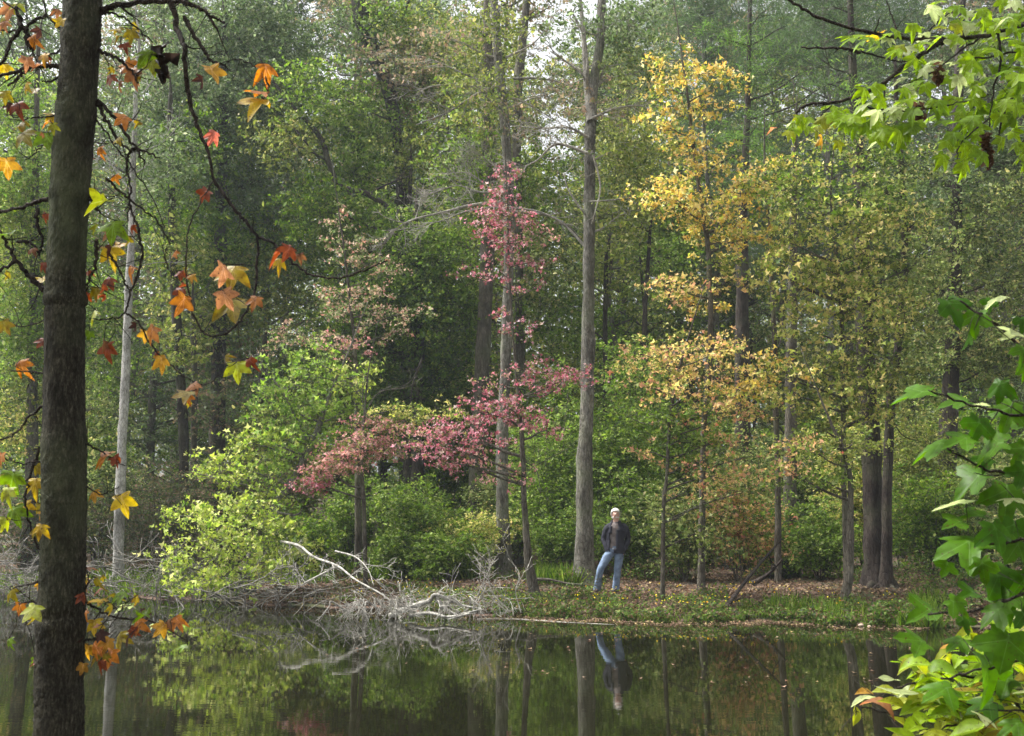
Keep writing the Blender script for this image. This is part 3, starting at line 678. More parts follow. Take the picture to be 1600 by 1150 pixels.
px_tree("forest_tree", "bright green tree behind and left of the big foreground trunk", "tree", 30,
        [(60, 100, 8), (55, 400, 14), (50, 700, 18), (50, 862, 24)], B_MID,
        [(20, 400, 50, 80, 'lime'), (35, 520, 50, 60, 'bright'), (30, 280, 50, 70, 'bright'), (25, 340, 50, 50, 'lime'), (160, 470, 40, 50, 'mid', .8, 3), (60, 620, 60, 40, 'olive'), (20, 680, 50, 40, 'ygreen', .7), (20, 160, 50, 60, 'bright', .9), (165, 560, 40, 50, 'mid', .8, 3), (150, 640, 50, 40, 'mottle', .7, 3), (90, 380, 50, 60, 'mid'), (90, 520, 50, 60, 'mid')], size=.10)  # light missing on this shaded tree is put into its lime leaf colours
px_tree("forest_tree", "straight dark slim trunk in the gloom between pale trunk and bright leaning tree", "tree", 33,
        [(266, 200, 12), (272, 430, 14), (282, 600, 15), (288, 720, 16), (288, 858, 18)], B_DARK, [(255, 330, 40, 50, 'green', .5), (300, 220, 40, 50, 'green', .5), (270, 260, 50, 50, 'dull', .8, -1), (275, 400, 50, 40, 'olive', .7, -1), (285, 540, 40, 40, 'olive', .6, -1)], size=.12,
        extra=many(pathlimb([(278, 430), (262, 400), (255, 360)], .04), pathlimb([(283, 560), (310, 530), (330, 500)], .03, 0, 1, 4)))
px_tree("forest_tree", "grey-brown trunk in shadow left of centre, low twigs around it", "tree", 34,
        [(300, 500, 8), (304, 620, 10), (300, 856, 12)], B_MID, [(330, 640, 50, 40, 'bramble', .6)], size=.11, side_limbs=4)
px_tree("vine_covered_tree", "dark rounded mass of vines draped over a tree at the centre left", "tree", 32,
        [(650, 380, 12), (655, 600, 18), (650, 856, 26)], B_DARK,
        [(620, 470, 75, 55, 'dark'), (680, 500, 65, 65, 'green'), (600, 550, 65, 60, 'dark'), (690, 590, 50, 55, 'dark'), (640, 620, 65, 50, 'dark', .8), (600, 480, 45, 40, 'green', .8), (690, 410, 65, 50, 'mid'), (650, 370, 55, 45, 'mid', .8), (720, 470, 50, 60, 'mid'), (560, 470, 50, 50, 'green', .8)], size=.11,
        extra=many(pathlimb([(660, 560), (645, 600), (640, 660)], .03, -2)))
px_tree("pine_tree", "purple-brown pine trunk behind the yellow maple with soft bright needle boughs", "tree", 31,
        [(1175, -80, 6), (1172, 100, 8), (1163, 300, 14), (1160, 430, 20), (1160, 620, 25), (1162, 740, 26), (1163, 876, 30)], B_DARK,
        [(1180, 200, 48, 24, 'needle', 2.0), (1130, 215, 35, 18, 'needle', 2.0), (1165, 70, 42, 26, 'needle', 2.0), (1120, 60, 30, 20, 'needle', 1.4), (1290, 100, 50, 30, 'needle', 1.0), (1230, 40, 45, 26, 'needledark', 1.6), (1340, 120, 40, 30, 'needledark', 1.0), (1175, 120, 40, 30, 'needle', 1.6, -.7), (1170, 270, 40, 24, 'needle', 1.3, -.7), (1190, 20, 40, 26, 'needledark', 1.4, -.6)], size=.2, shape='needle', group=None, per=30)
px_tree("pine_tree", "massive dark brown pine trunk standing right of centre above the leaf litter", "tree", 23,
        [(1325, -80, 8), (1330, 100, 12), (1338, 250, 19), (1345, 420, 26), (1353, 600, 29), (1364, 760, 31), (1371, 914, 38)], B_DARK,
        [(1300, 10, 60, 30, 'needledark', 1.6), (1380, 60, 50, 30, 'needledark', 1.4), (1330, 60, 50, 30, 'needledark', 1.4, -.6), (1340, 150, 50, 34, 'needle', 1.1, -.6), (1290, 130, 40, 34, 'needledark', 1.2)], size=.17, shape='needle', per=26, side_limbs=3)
px_tree("forest_tree", "slender dark trunk leaning beside the massive brown pine, two raised limbs", "tree", 22.5,
        [(1400, 150, 7), (1408, 260, 9), (1414, 400, 11), (1405, 520, 13), (1392, 640, 14), (1387, 760, 15), (1384, 908, 20)], B_DARK,
        [(1430, 350, 45, 30, 'mottle', .7), (1380, 300, 45, 30, 'mottle', .7), (1420, 260, 50, 30, 'mottle', .8)], size=.09, up=2,
        extra=many(pathlimb([(1412, 432), (1432, 410), (1450, 385)], .03, 0, 1, 3), pathlimb([(1409, 440), (1385, 400), (1370, 385)], .025, 0, 1, 3), pathlimb([(1392, 650), (1410, 680), (1440, 690)], .015, 0, 1, 2)))
px_tree("forest_tree", "dark thick trunk at the right, partly hidden by the big near leaves", "tree", 28,
        [(1500, 60, 14), (1495, 330, 20), (1490, 550, 25), (1483, 700, 28), (1481, 858, 32)], B_DARK,
        [(1500, 380, 70, 50, 'mottle', .8), (1560, 320, 60, 50, 'mottle', .8), (1570, 440, 60, 50, 'mottle', .9), (1460, 450, 50, 40, 'mottle', .8), (1520, 540, 60, 40, 'mottle', .9), (1580, 560, 60, 40, 'mottle', .9), (1470, 560, 50, 35, 'mottle', .7), (1540, 220, 60, 50, 'dull', .8), (1470, 290, 50, 40, 'dull', .8), (1590, 250, 50, 50, 'dull')], size=.095, up=1.8)
px_tree("forest_tree", "grey upright trunk behind the thin stems right of the yellow maple", "tree", 27,
        [(1242, 250, 10), (1240, 420, 15), (1237, 600, 18), (1235, 760, 20), (1233, 888, 24)], B_MID, [(1250, 330, 50, 40, 'mottle', .5)], size=.1, side_limbs=2)
px_tree("forest_tree", "thin straight pale-green stem standing beside the grey upright trunk", "tree", 24,
        [(1196, 260, 4), (1205, 420, 7), (1212, 600, 8), (1215, 760, 9), (1216, 905, 11)], B_MID, [(1190, 300, 30, 20, 'ygreen', .7)], size=.09, side_limbs=2)
px_tree("forest_tree", "thin dark stem in the green opening right of the forked trunk", "tree", 34,
        [(1018, 340, 5), (1012, 420, 6), (1007, 530, 8), (1006, 855, 9)], B_DARK, [(1000, 300, 50, 30, 'olive', .8), (1010, 230, 60, 40, 'olive', .9), (960, 260, 40, 40, 'olive', .8), (970, 350, 40, 40, 'olive', .8)], size=.12, side_limbs=3)
px_tree("forest_tree", "short dark stem just right of the forked trunk, faint in the green", "tree", 36,
        [(952, 380, 5), (946, 450, 7), (944, 856, 8)], B_DARK, [(960, 430, 40, 30, 'olive', .6), (1040, 400, 50, 40, 'mid', .6)], size=.12, side_limbs=2)
px_tree("forest_tree", "thin dark trunk standing alone above the pale pink sapling", "tree", 35,
        [(640, 280, 6), (638, 420, 9), (640, 858, 11)], B_DARK, [(640, 250, 50, 40, 'olive', .7)], size=.12, side_limbs=3)

# ------- coloured trees
px_tree("maple_tree", "golden yellow maple with drooping sprays right of centre", "tree", 22,
        [(1062, 70, 3), (1075, 160, 4), (1088, 260, 6), (1106, 380, 8), (1111, 480, 9), (1108, 580, 10), (1101, 680, 9), (1099, 800, 10), (1096, 925, 13)], B_MID,
        [(1060, 95, 36, 20, 'yellow', .8), (1100, 115, 42, 18, 'yellow', .8), (1040, 140, 28, 26, 'yellow', .8), (1130, 135, 24, 22, 'yellow', .8), (1028, 195, 24, 22, 'yellow', .9), (1060, 180, 30, 20, 'yellow', .6), (1105, 165, 36, 16, 'yellow', .8), (1060, 225, 38, 16, 'yellow', .8),
         (1095, 255, 45, 20, 'yellow'), (1020, 300, 36, 18, 'yellow', 1.1), (1055, 320, 45, 20, 'yellow', 1.1), (1110, 310, 50, 26, 'yellow', .9), (1150, 300, 34, 20, 'yellow', .8), (1100, 350, 44, 18, 'yellow', .8), (1155, 345, 40, 18, 'yellow', .8),
         (1130, 380, 48, 16, 'yellow', .9), (1175, 370, 30, 16, 'yellow', .8), (1035, 440, 30, 14, 'peach', 1.0), (1075, 455, 40, 18, 'peach', 1.0), (1105, 480, 30, 14, 'yellow', .9), (1140, 440, 30, 12, 'peach', .7), (1120, 410, 36, 14, 'ygreen', .7)], size=.105, shape='tri', cover=.95, up=1.6)
px_tree("maple_tree", "peach and salmon leaved maple with flat layered boughs behind and right of the man", "tree", 21,
        [(1072, 540, 3), (1050, 620, 6), (1040, 730, 5), (1036, 800, 6), (1034, 903, 8)], B_MID,
        [(1070, 546, 70, 11, 'peach', 1.2), (1130, 552, 45, 10, 'peach'), (990, 552, 26, 7, 'orangepink', .8), (1030, 572, 60, 11, 'peach', 1.1), (1105, 588, 65, 12, 'peach', 1.1), (1010, 604, 40, 9, 'orangepink', .8), (1070, 622, 60, 12, 'peach', .8), (1150, 612, 45, 12, 'yellow', .9),
         (1040, 652, 60, 14, 'mid', .8), (1100, 650, 60, 13, 'orangepink', .8), (1170, 645, 50, 11, 'peach', .9), (1060, 688, 50, 14, 'mid', .7), (1130, 690, 55, 11, 'orangepink', .7), (1015, 706, 30, 7, 'orangepink', .8), (1075, 724, 40, 9, 'orangepink', .7), (1120, 742, 45, 12, 'orangepink', .5), (1160, 770, 50, 12, 'mottle', .6), (1100, 790, 40, 12, 'orangepink', .3), (1070, 770, 22, 10, 'peach', .35), (1170, 715, 50, 9, 'orangepink', .6), (1100, 830, 60, 24, 'mottle', .5), (1040, 800, 40, 26, 'mottle', .4)], size=.09, shape='tri', cover=1.0, up=2.0)
px_tree("maple_tree", "yellow-green maple spreading in front of the massive pine", "tree", 21.5,
        [(1300, 320, 4), (1312, 450, 7), (1318, 600, 7), (1320, 760, 8), (1324, 912, 10)], B_MID,
        [(1215, 375, 40, 16, 'ygreen'), (1250, 395, 45, 20, 'ygreen'), (1290, 420, 40, 18, 'ygreen', .9), (1330, 440, 50, 18, 'ygreen'), (1280, 485, 45, 18, 'ygreen'), (1340, 480, 50, 20, 'ygreen'), (1390, 500, 50, 22, 'ygreen'), (1260, 520, 34, 14, 'ygreen', .9), (1400, 460, 40, 18, 'ygreen', .8), (1300, 445, 50, 18, 'ygreen'),
         (1270, 575, 55, 20, 'ygreen'), (1330, 555, 60, 20, 'olive'), (1210, 590, 50, 18, 'yellow', .9), (1190, 570, 35, 10, 'yellow', .8), (1250, 620, 60, 18, 'ygreen'), (1320, 620, 50, 20, 'olive', .9), (1390, 590, 60, 20, 'olive'), (1370, 650, 50, 20, 'ygreen', .9), (1420, 620, 40, 18, 'mottle', .9), (1280, 670, 50, 20, 'olive', .8), (1400, 555, 50, 18, 'mottle', .9),
         (1230, 300, 60, 30, 'mid', .9), (1290, 260, 60, 30, 'ygreen', .7), (1340, 310, 60, 30, 'mid', .9), (1400, 340, 60, 26, 'ygreen', .7), (1260, 340, 60, 24, 'ygreen', .9), (1330, 370, 60, 22, 'ygreen', .8), (1390, 400, 60, 22, 'mottle', .9), (1370, 230, 60, 26, 'mid', .8), (1190, 280, 40, 24, 'yellow', .7), (1345, 200, 50, 24, 'mottle', .9), (1350, 340, 50, 26, 'ygreen', .9), (1340, 400, 50, 22, 'ygreen', .9), (1430, 420, 50, 26, 'mottle', .9), (1440, 500, 50, 26, 'mottle', .9), (1240, 450, 40, 26, 'ygreen', .9), (1180, 420, 36, 20, 'ygreen', .7), (1355, 520, 40, 20, 'ygreen', 1.0, -.6), (1350, 600, 40, 22, 'ygreen', .9, -.6)], size=.10, shape='tri', cover=.9, up=1.6)
px_tree("maple_tree", "green-brown maple sapling with sparse rusty leaves low beside thin stems", "tree", 20,
        [(1290, 640, 3), (1325, 730, 8), (1328, 820, 11), (1327, 900, 13), (1316, 945, 15)], B_MID,
        [(1250, 700, 50, 14, 'orangepink', .7), (1300, 700, 50, 14, 'olive', .8), (1220, 740, 40, 12, 'orangepink', .7), (1270, 745, 50, 14, 'mid', .7), (1340, 690, 40, 14, 'olive', .7)], size=.085, shape='tri', up=2)
px_tree("maple_tree", "crimson pink maple with a slanting thin trunk at the water's edge", "tree", 22,
        [(790, 262, 2), (795, 400, 3), (800, 520, 4), (808, 620, 5), (816, 700, 7), (820, 800, 10), (825, 870, 12), (838, 922, 17)], B_MID,
        [(790, 275, 20, 16, 'pink', .9), (785, 305, 22, 18, 'pink'), (770, 330, 26, 14, 'pink', 1.1), (800, 345, 34, 18, 'pink', 1.2), (765, 362, 26, 14, 'pink', 1.1), (795, 385, 36, 16, 'pink'), (835, 375, 40, 10, 'pinkgreen', .6), (740, 430, 26, 9, 'pink', .9), (780, 425, 22, 14, 'pink', .7), (835, 410, 30, 12, 'pink', .8), (840, 450, 34, 12, 'pink', .5), (790, 495, 10, 18, 'pink', .9), (815, 520, 26, 14, 'pink', .6),
         (905, 590, 30, 12, 'pink', 1.2), (860, 598, 40, 14, 'pink', 1.1), (825, 580, 30, 16, 'pink', .8), (930, 575, 12, 5, 'pink', .8), (780, 632, 36, 16, 'pink', 1.2), (745, 640, 34, 14, 'pink', 1.1), (830, 655, 34, 12, 'pink', 1.1), (855, 672, 20, 9, 'pink', .9),
         (700, 668, 45, 12, 'pink', 1.2), (740, 690, 45, 16, 'pink', 1.1), (680, 695, 50, 16, 'pink', 1.2), (650, 680, 30, 10, 'pinkgreen'), (700, 722, 34, 12, 'pink', 1.0), (790, 660, 40, 14, 'pink', .9), (770, 600, 26, 12, 'pinkgreen', .7), (800, 740, 40, 12, 'pinkgreen', .5), (745, 730, 30, 10, 'pinkgreen', .6)], size=.075, shape='tri', cover=.62, up=1.6,
        extra=many(pathlimb([(818, 720), (838, 735), (845, 770)], .012, 0, 1, 3), pathlimb([(816, 740), (860, 715), (890, 700)], .008, 0, 1, 3)))
px_tree("dogwood_tree", "salmon-tinted sapling with boughs sloping down left over the bank", "tree", 24,
        [(575, 590, 2), (568, 680, 4), (569, 780, 6), (572, 874, 8)], B_MID,
        [(610, 662, 34, 10, 'pinkgreen'), (570, 690, 40, 11, 'pinkgreen', 1.2), (600, 700, 40, 12, 'pinkgreen'), (530, 712, 34, 11, 'pinkgreen', 1.3), (505, 735, 30, 11, 'pinkgreen', 1.3), (488, 758, 24, 11, 'pink', 1.2), (545, 730, 26, 9, 'pinkgreen'), (640, 655, 45, 10, 'olive', .9), (680, 645, 40, 8, 'ygreen', .9), (620, 640, 36, 8, 'ygreen', .7), (560, 660, 20, 8, 'pinkgreen', .9)], size=.08, shape='tri', up=2,
        extra=many(pathlimb([(565, 660), (590, 615), (635, 605), (660, 590)], .015, 0, 1, 3), pathlimb([(567, 640), (566, 600), (566, 580)], .008)))
px_tree("dogwood_tree", "pale cream and pink speckled sapling above the bright green leaning tree", "tree", 27,
        [(528, 320, 2), (545, 450, 4), (556, 560, 6), (560, 700, 9), (560, 866, 12)], B_MID,
        [(530, 345, 14, 20, 'palepink'), (528, 380, 18, 14, 'palepink'), (568, 385, 20, 12, 'palepink'), (585, 410, 26, 12, 'palepink', .9), (540, 410, 24, 12, 'palepink', .8), (525, 460, 30, 14, 'palepink', 1.1), (570, 460, 34, 14, 'palepink', 1.1), (610, 430, 26, 12, 'palepink', .8), (550, 490, 50, 16, 'palepink', .8), (600, 480, 40, 14, 'palepink', .8),
         (500, 530, 45, 12, 'palepink', 1.1), (540, 545, 45, 12, 'pinkgreen', 1.0), (455, 520, 26, 12, 'palepink', .9), (430, 545, 20, 10, 'palepink', .6), (600, 525, 26, 14, 'palepink', .8), (640, 490, 30, 14, 'palepink', .5)], size=.09, shape='tri', up=1.6, cover=.6)
px_tree("leaning_tree", "bright lime green tree leaning over the water from the left bank", "tree", 25,
        [(540, 560, 3), (515, 610, 6), (490, 680, 10), (466, 735, 12), (430, 790, 14), (400, 850, 16), (378, 905, 18), (370, 940, 22)], B_GREY,
        [(555, 590, 34, 22, 'lime'), (500, 590, 40, 24, 'bright'), (450, 600, 34, 24, 'bright'), (430, 640, 36, 26, 'bright'), (490, 640, 50, 30, 'bright'), (540, 645, 36, 26, 'bright', .9), (460, 690, 50, 26, 'bright'), (410, 690, 36, 24, 'lime'), (510, 700, 40, 22, 'bright', .9), (470, 560, 50, 18, 'bright', .8), (380, 690, 20, 14, 'lime', .8), (440, 740, 46, 22, 'bright', .8),
         (340, 722, 36, 16, 'lime', 0.82), (380, 748, 40, 18, 'lime', 0.88), (310, 740, 24, 10, 'lime', 0.68), (295, 805, 34, 12, 'lime', 1.02, -1), (340, 805, 40, 16, 'lime', 0.95, -1), (380, 800, 44, 20, 'lime', 0.95, -1), (430, 830, 46, 20, 'lime', 1.02, -1), (360, 840, 46, 20, 'lime', 1.02, -1.4), (315, 862, 48, 18, 'lime', 1.02, -1.4), (290, 885, 28, 14, 'lime', 0.95, -1.6), (450, 862, 36, 18, 'lime', 1.02, -1), (400, 880, 54, 22, 'lime', 1.02, -1.4), (340, 900, 54, 16, 'lime', 1.02, -1.6), (430, 905, 34, 13, 'lime', 0.88, -1.6), (475, 882, 20, 11, 'lime', 0.88, -1), (395, 770, 40, 18, 'lime', 0.82), (300, 912, 30, 10, 'lime', 0.82, -1.8)], size=.105, shape='tri', cover=.85, root_to_ground=False,
        extra=many(pathlimb([(466, 735), (478, 720), (475, 735)], .02), pathlimb([(430, 800), (460, 805), (472, 798)], .04, -.5, 0, 0), pathlimb([(425, 800), (380, 770), (340, 740)], .04, 0, 1, 3),
                   pathlimb([(480, 690), (440, 610), (410, 580), (380, 575)], .03, 0, 1, 5), pathlimb([(400, 855), (350, 845), (310, 840)], .035, -.4, 1, 4), pathlimb([(385, 890), (350, 900), (320, 930)], .03, -.5, 1, 4)))

# ------------------------------------------------------------------ understory bushes
def bush(label, px, D, h, rx, pal, n=3200, size=.075, shape='ovate', up=1.2, stems=9, name="bush", group=None, z0=0.0):
    x = (px - 800) / F * D; z = float(gh(x, D))
    root = thing(name, label, "bush", (x, D, z), group)
    wb = WB(); lb = LB(); o = np.array([x, D, z])
    for s_ in range(stems):
        a = R.uniform(0, 6.28); rr = R.uniform(.15, .75) * rx
        tip = o + np.array([math.cos(a) * rr, math.sin(a) * rr * .8, h * R.uniform(.35, .95)])
        q = smooth_path([o + np.array([math.cos(a), math.sin(a), 0]) * .08, o + (tip - o) * .5 + R.normal(0, .08, 3) + np.array([0, 0, h * .1]), tip], 5)
        wb.tube(q, np.linspace(.018, .006, len(q)), 5)
        s2 = R.uniform(.7, 1.3)
        blob_leaves(lb, wb, tip - np.array([0, 0, h * .08]), np.array([rx * .42, rx * .4, h * .24]) * s2, n / stems, size, pal, shape, up=up, tlen=.5, per=14, tr=.004)
        mid = q[len(q) // 2]
        blob_leaves(lb, wb, mid, np.array([rx * .4, rx * .35, h * .22]), n / stems * .5, size, pal, shape, up=up, tlen=.5, per=14, tr=.004)
    wb.build("stems", B_MID, root); lb.build("foliage", M_LEAF, root)
    return root
BU = [
 ("bright grassy-green bush behind the bleached dead branch", 630, 27.5, 1.3, 1.3, 'mid', 3600),
 ("yellow-green bush between the pink maple and the tall grey trunk", 735, 27, 1.6, 1.1, 'ygreen', 2200),
 ("tall green bush left of the forked trunk, up to the lowest pink boughs", 860, 28.5, 3.4, 1.3, 'mid', 5200),
 ("fresh green bush at the foot of the forked trunk", 880, 26.5, 1.5, .8, 'mid', 2400),
 ("leafy green bush right behind the standing man", 985, 26.5, 2.4, .8, 'mid', 3600),
 ("tall bluish green bush between the man and peach maple", 965, 29, 4.4, 1.2, 'green', 5200),
 ("green and rust bush behind the yellow maple's thin trunk", 1065, 25.5, 2.2, 1.0, 'mottle', 3600),
 ("bush with rusty tips right of the yellow maple trunk", 1150, 25, 2.4, 1.0, 'orangepink', 3000),
 ("dark leafy bush behind the leaning dead limb", 1200, 27, 2.0, 1.1, 'green', 3600),
 ("fresh green bush between the grey trunk and thin twin stems", 1275, 26, 2.3, 1.0, 'mid', 4000),
 ("tall dense olive bush right of the massive pine, its left part", 1430, 27, 3.8, 1.2, 'olive', 6000),
 ("broad dense olive bush between the pine and the right-hand trunk, its low part", 1450, 25.5, 2.4, 1.2, 'green', 4600),
 ("green bush behind the near leaves at the right edge", 1560, 26, 3.0, 1.4, 'mottle', 5000),
 ("brown and green bramble left of the lime green leaning tree", 250, 30, 3.0, 1.8, 'bramble', 5200),
 ("brown bramble behind the foreground trunk at the far left", 60, 30, 2.6, 1.8, 'bramble', 4600),
 ("leafy bramble just right of the foreground trunk", 160, 32, 3.6, 1.4, 'mottle', 4200),
 ("dusky bramble thicket under the S-shaped limb", 370, 32, 3.2, 1.5, 'bramble', 4200),
 ("shaded green bush beneath the pale pink sapling", 480, 28, 2.0, 1.2, 'green', 3800),
 ("mid green bush at the sapling foot with thin stem", 560, 29.5, 2.6, 1.3, 'mid', 4200),
 ("shadowed dark bush behind the salmon sapling", 680, 30.5, 2.8, 1.4, 'green', 4200),
 ("green and russet bush under the crimson maple's lower boughs", 790, 30, 2.6, 1.1, 'mottle', 3600),
 ("tall green bush deep between pine and grey trunk", 1200, 31, 4.0, 1.6, 'mottle', 5200),
 ("tall dark bush deep behind the twin stems", 1300, 31, 4.2, 1.5, 'green', 5200),
 ("rounded yellowish bush glowing in the opening right of the forked trunk", 1000, 33, 6.6, 2.0, 'bright', 7000),
 ("high green bush behind the crimson maple boughs", 870, 32, 6.0, 1.6, 'mid', 6500),
 ("tangled green bush at the right end of the far bank", 1610, 23, 1.8, 1.2, 'mottle', 3600),
 ("deep green bush left of the right-hand dark trunk", 1400, 32, 5.0, 1.7, 'mottle', 6000),
 ("wide dark bush deep behind the right-hand trunk", 1540, 33, 5.2, 2.0, 'green', 6500),
 ("wide green bush deep behind the peach maple", 1100, 33, 5.0, 1.8, 'mid', 6000),
 ("tall bright green bush left of the forked trunk behind the crimson bough tips", 850, 29.5, 5.0, 1.3, 'bright', 5200),
 ("soft green bush left of the peach maple, behind the man's right shoulder", 940, 28, 3.6, .9, 'mid', 4200),
 ("mottled bush half hiding the purple-brown pine's foot", 1165, 28.5, 3.2, 1.2, 'mottle', 4600),
 ("olive bush filling the gap behind the thin twin stems", 1345, 28.5, 4.4, 1.2, 'ygreen', 5600),
 ("mid green bush between the salmon sapling and crimson maple", 655, 27.5, 2.4, 1.2, 'mid', 4200),
 ("tall shaded green bush deep behind the crimson maple's slanting stem", 700, 33, 6.5, 2.0, 'green', 7000),
 ("tall shaded green bush deep behind the lime leaning tree", 450, 34, 6.0, 2.0, 'olive', 6500),
 ("low yellow-green bush behind the brittle sticks", 700, 26, 1.2, .9, 'mid', 2600),
 ("high dull green bush behind the foreground trunk", 120, 34, 6.0, 2.2, 'green', 6500),
]
for lab, px, D, h, rx, pal, n in BU:
    bush(lab, px, D, h, rx, pal, int(n * 1.6), size=.075 if D < 31 else .1, stems=10 if h < 3.5 else 15)

# ================================================================== DEAD WOOD
def fallen(name, label, cat, paths, group=None, tw=8, tl=.7, lvl=1, mat=B_DEAD, grav=0.0):
    """paths: list of (list of (px, py, Y), radius); the whole is one mesh"""
    wb = WB()
    for pts, r in paths:
        P = smooth_path([at(a, b_, c) for a, b_, c in pts], 5)
        wb.tube(P, np.linspace(r, max(.005, r * .3), len(P)), 7, .06)
        for _ in range(tw):
            i = int(R.integers(1, len(P) - 1)); v = unit(P[i + 1] - P[i])
            bare(wb, P[i], v + R.normal(0, .8, 3) * np.array([1, .6, .8]), tl * R.uniform(.35, 1.2), max(.004, r * .35), lvl, .8, grav, .004)
    v = np.concatenate(wb.v); o = v.mean(0); o[2] = v[:, 2].min()
    ob = link_tris(name, v - o, np.concatenate(wb.t), mat, smooth=True); ob.location = tuple(o)
    return tag(ob, label, cat, group)
def W_(px, py, dy=0.0):                    # a pixel whose ray meets the water (or dy metres nearer/farther)
    return (px, py, float(on_water(px, py)[1]) + dy)
fallen("fallen_branch", "long bleached forked branch sloping from the bank down into the pond", "dead branch", mat=B_BLEACH, paths=
       [([(440, 846, 24), (468, 853, 23), (490, 870, 22.3), (527, 884, 21.4), (556, 906, 20.7), (602, 932, 20), (622, 955, 19.7)], .032), ([(527, 885, 21.4), (499, 899, 21.5), (471, 914, 22), (436, 941, 22.8)], .022),
        ([(524, 861, 21.5), (555, 870, 21), (575, 890, 20.6), (584, 915, 20.3)], .018)], tw=5, tl=.7, lvl=2)
fallen("dead_log", "bleached twisted log arching out of the water in the middle of the tangled twigs", "log", mat=B_BLEACH, paths=
       [([(610, 962, 19.9), (632, 952, 19.7), (655, 944, 19.6), (672, 938, 19.6), (680, 929, 19.5), (700, 936, 19.5), (722, 946, 19.5), (752, 951, 19.4)], .058), ([(680, 930, 19.6), (690, 945, 19.5), (706, 957, 19.4), (722, 962, 19.2)], .045),
        ([(640, 962, 19.6), (670, 958, 19.4), (700, 964, 19.2), (728, 958, 19.2), (748, 953, 19.3)], .035), ([(750, 951, 19.4), (742, 956, 19.3), (700, 968, 18.9)], .03)], tw=3, tl=.4, lvl=1)
for i in range(28):
    cx = [600, 618, 588, 640, 660, 610, 690, 575, 632, 650, 605, 672, 710, 625, 740, 725, 645, 666, 560, 580, 752, 735, 768, 700, 595, 620, 785, 540][i]; Yc = 19.9 + R.uniform(-.4, .3); y0 = 952 + R.uniform(-6, 4)
    a = R.uniform(-1, 1)
    fallen("fallen_branch", "thin pale curling dead branch tangled around the bleached twisted log", "dead branch", mat=B_BLEACH, paths=
           [([(cx, y0, Yc), (cx - 14 * a - 8, y0 - 14, Yc - .1), (cx - 20 * a - 6, y0 - 6, Yc - .2), (cx - 30 * a - 12, y0 + 14, Yc - .35)], .010 + .008 * (i % 3 == 0))], group="dead branches tangled round the twisted log", tw=6, tl=.5, lvl=1, grav=-.05)
for i in range(5):
    cx = [760, 748, 780, 800, 770, 790][i]; Yc = 20.0 + R.uniform(-.3, .3)
    fallen("fallen_branch", "pale brittle dead branch standing out of the bank beside the pink maple's slanting trunk", "dead branch",
           [([(cx + R.uniform(-10, 28), 957, Yc), (cx + R.uniform(-12, 12), 925, Yc + .1), (cx + R.uniform(-20, 16), 896, Yc + .2), (cx + R.uniform(-20, 30), 872, Yc + .3)], .012)], "dead branches standing by the pink maple", tw=6, tl=.6, lvl=1)
# brush heap over the water at the left
BL = ["near the left edge of the photo", "just left of the foreground trunk", "just right of the foreground trunk", "below the bramble", "under the lime green leaning tree"]
for i in range(64):
    f = (i / 64) ** 1.35; cx = -40 + 540 * f + R.uniform(-25, 25); Yc = float(shore((cx - 800) / F * 27)) + R.uniform(-2.4, .4)
    z1 = R.uniform(.1, .8) * (.6 if cx > 330 else 1.0)
    x0 = (cx - 800) / F * Yc; wb = WB(); L = R.uniform(1.0, 2.6); an = R.uniform(-.5, .5) + (math.pi if R.uniform() < .45 else 0)
    d = np.array([math.cos(an), -.25 * R.uniform(-1, 1.4), R.uniform(-.22, .16)])
    st = np.array([0, 0, 0]) - d * L / 2 + np.array([0, 0, z1])
    bare(wb, st, d, L, R.uniform(.009, .019), 2, .7, R.uniform(-.05, .02), .006)
    # a leg that props it on the pond bed or the bank
    g = float(gh(x0, Yc)); P = smooth_path([(R.uniform(-.4, .4), R.uniform(-.1, .4), g - .1), (R.uniform(-.15, .15), 0, z1 * .5), st + d * L * .4], 4)
    wb.tube(P, np.linspace(.014, .009, len(P)), 5, .05)
    ob = link_tris("fallen_branch", np.concatenate(wb.v), np.concatenate(wb.t), B_BRUSH, smooth=True); ob.location = (x0, Yc, 0)
    sec = BL[0] if cx < 30 else BL[1] if cx < 75 else BL[2] if cx < 200 else BL[3] if cx < 300 else BL[4]
    tag(ob, "bare grey branch in the brush heap, " + sec, "dead branch", "brush heap branches " + sec)
fallen("fallen_limb", "dark bare limb leaning up from the shore below the rust-tinted bushes", "dead branch",
       [([(1128, 958, 20), (1145, 935, 20.2), (1162, 912, 20.4), (1195, 872, 20.8), (1222, 842, 21)], .05), ([(1160, 915, 20.4), (1150, 900, 20.5)], .015)], tw=3, tl=.5, mat=B_DARK)
fallen("fallen_limb", "short dark broken limb on the litter behind the long leaning one", "dead branch",
       [([(1176, 912, 22.4), (1192, 903, 22.3), (1206, 892, 22.2), (1222, 874, 22)], .06)], tw=2, tl=.3, mat=B_DARK)
fallen("fallen_limb", "thin brown stick lying on the litter between pink maple and man", "dead branch",
       [([(832, 905, 22.6), (860, 906, 22.5), (890, 912, 22.3), (932, 914, 22.1)], .035)], tw=3, tl=.4, mat=B_MID)
fallen("fallen_limb", "pale thin stick floating along the shoreline below the flowers", "dead branch",
       [([W_(745, 968), W_(800, 967), W_(880, 972), W_(960, 976)], .016)], tw=1, tl=.3)
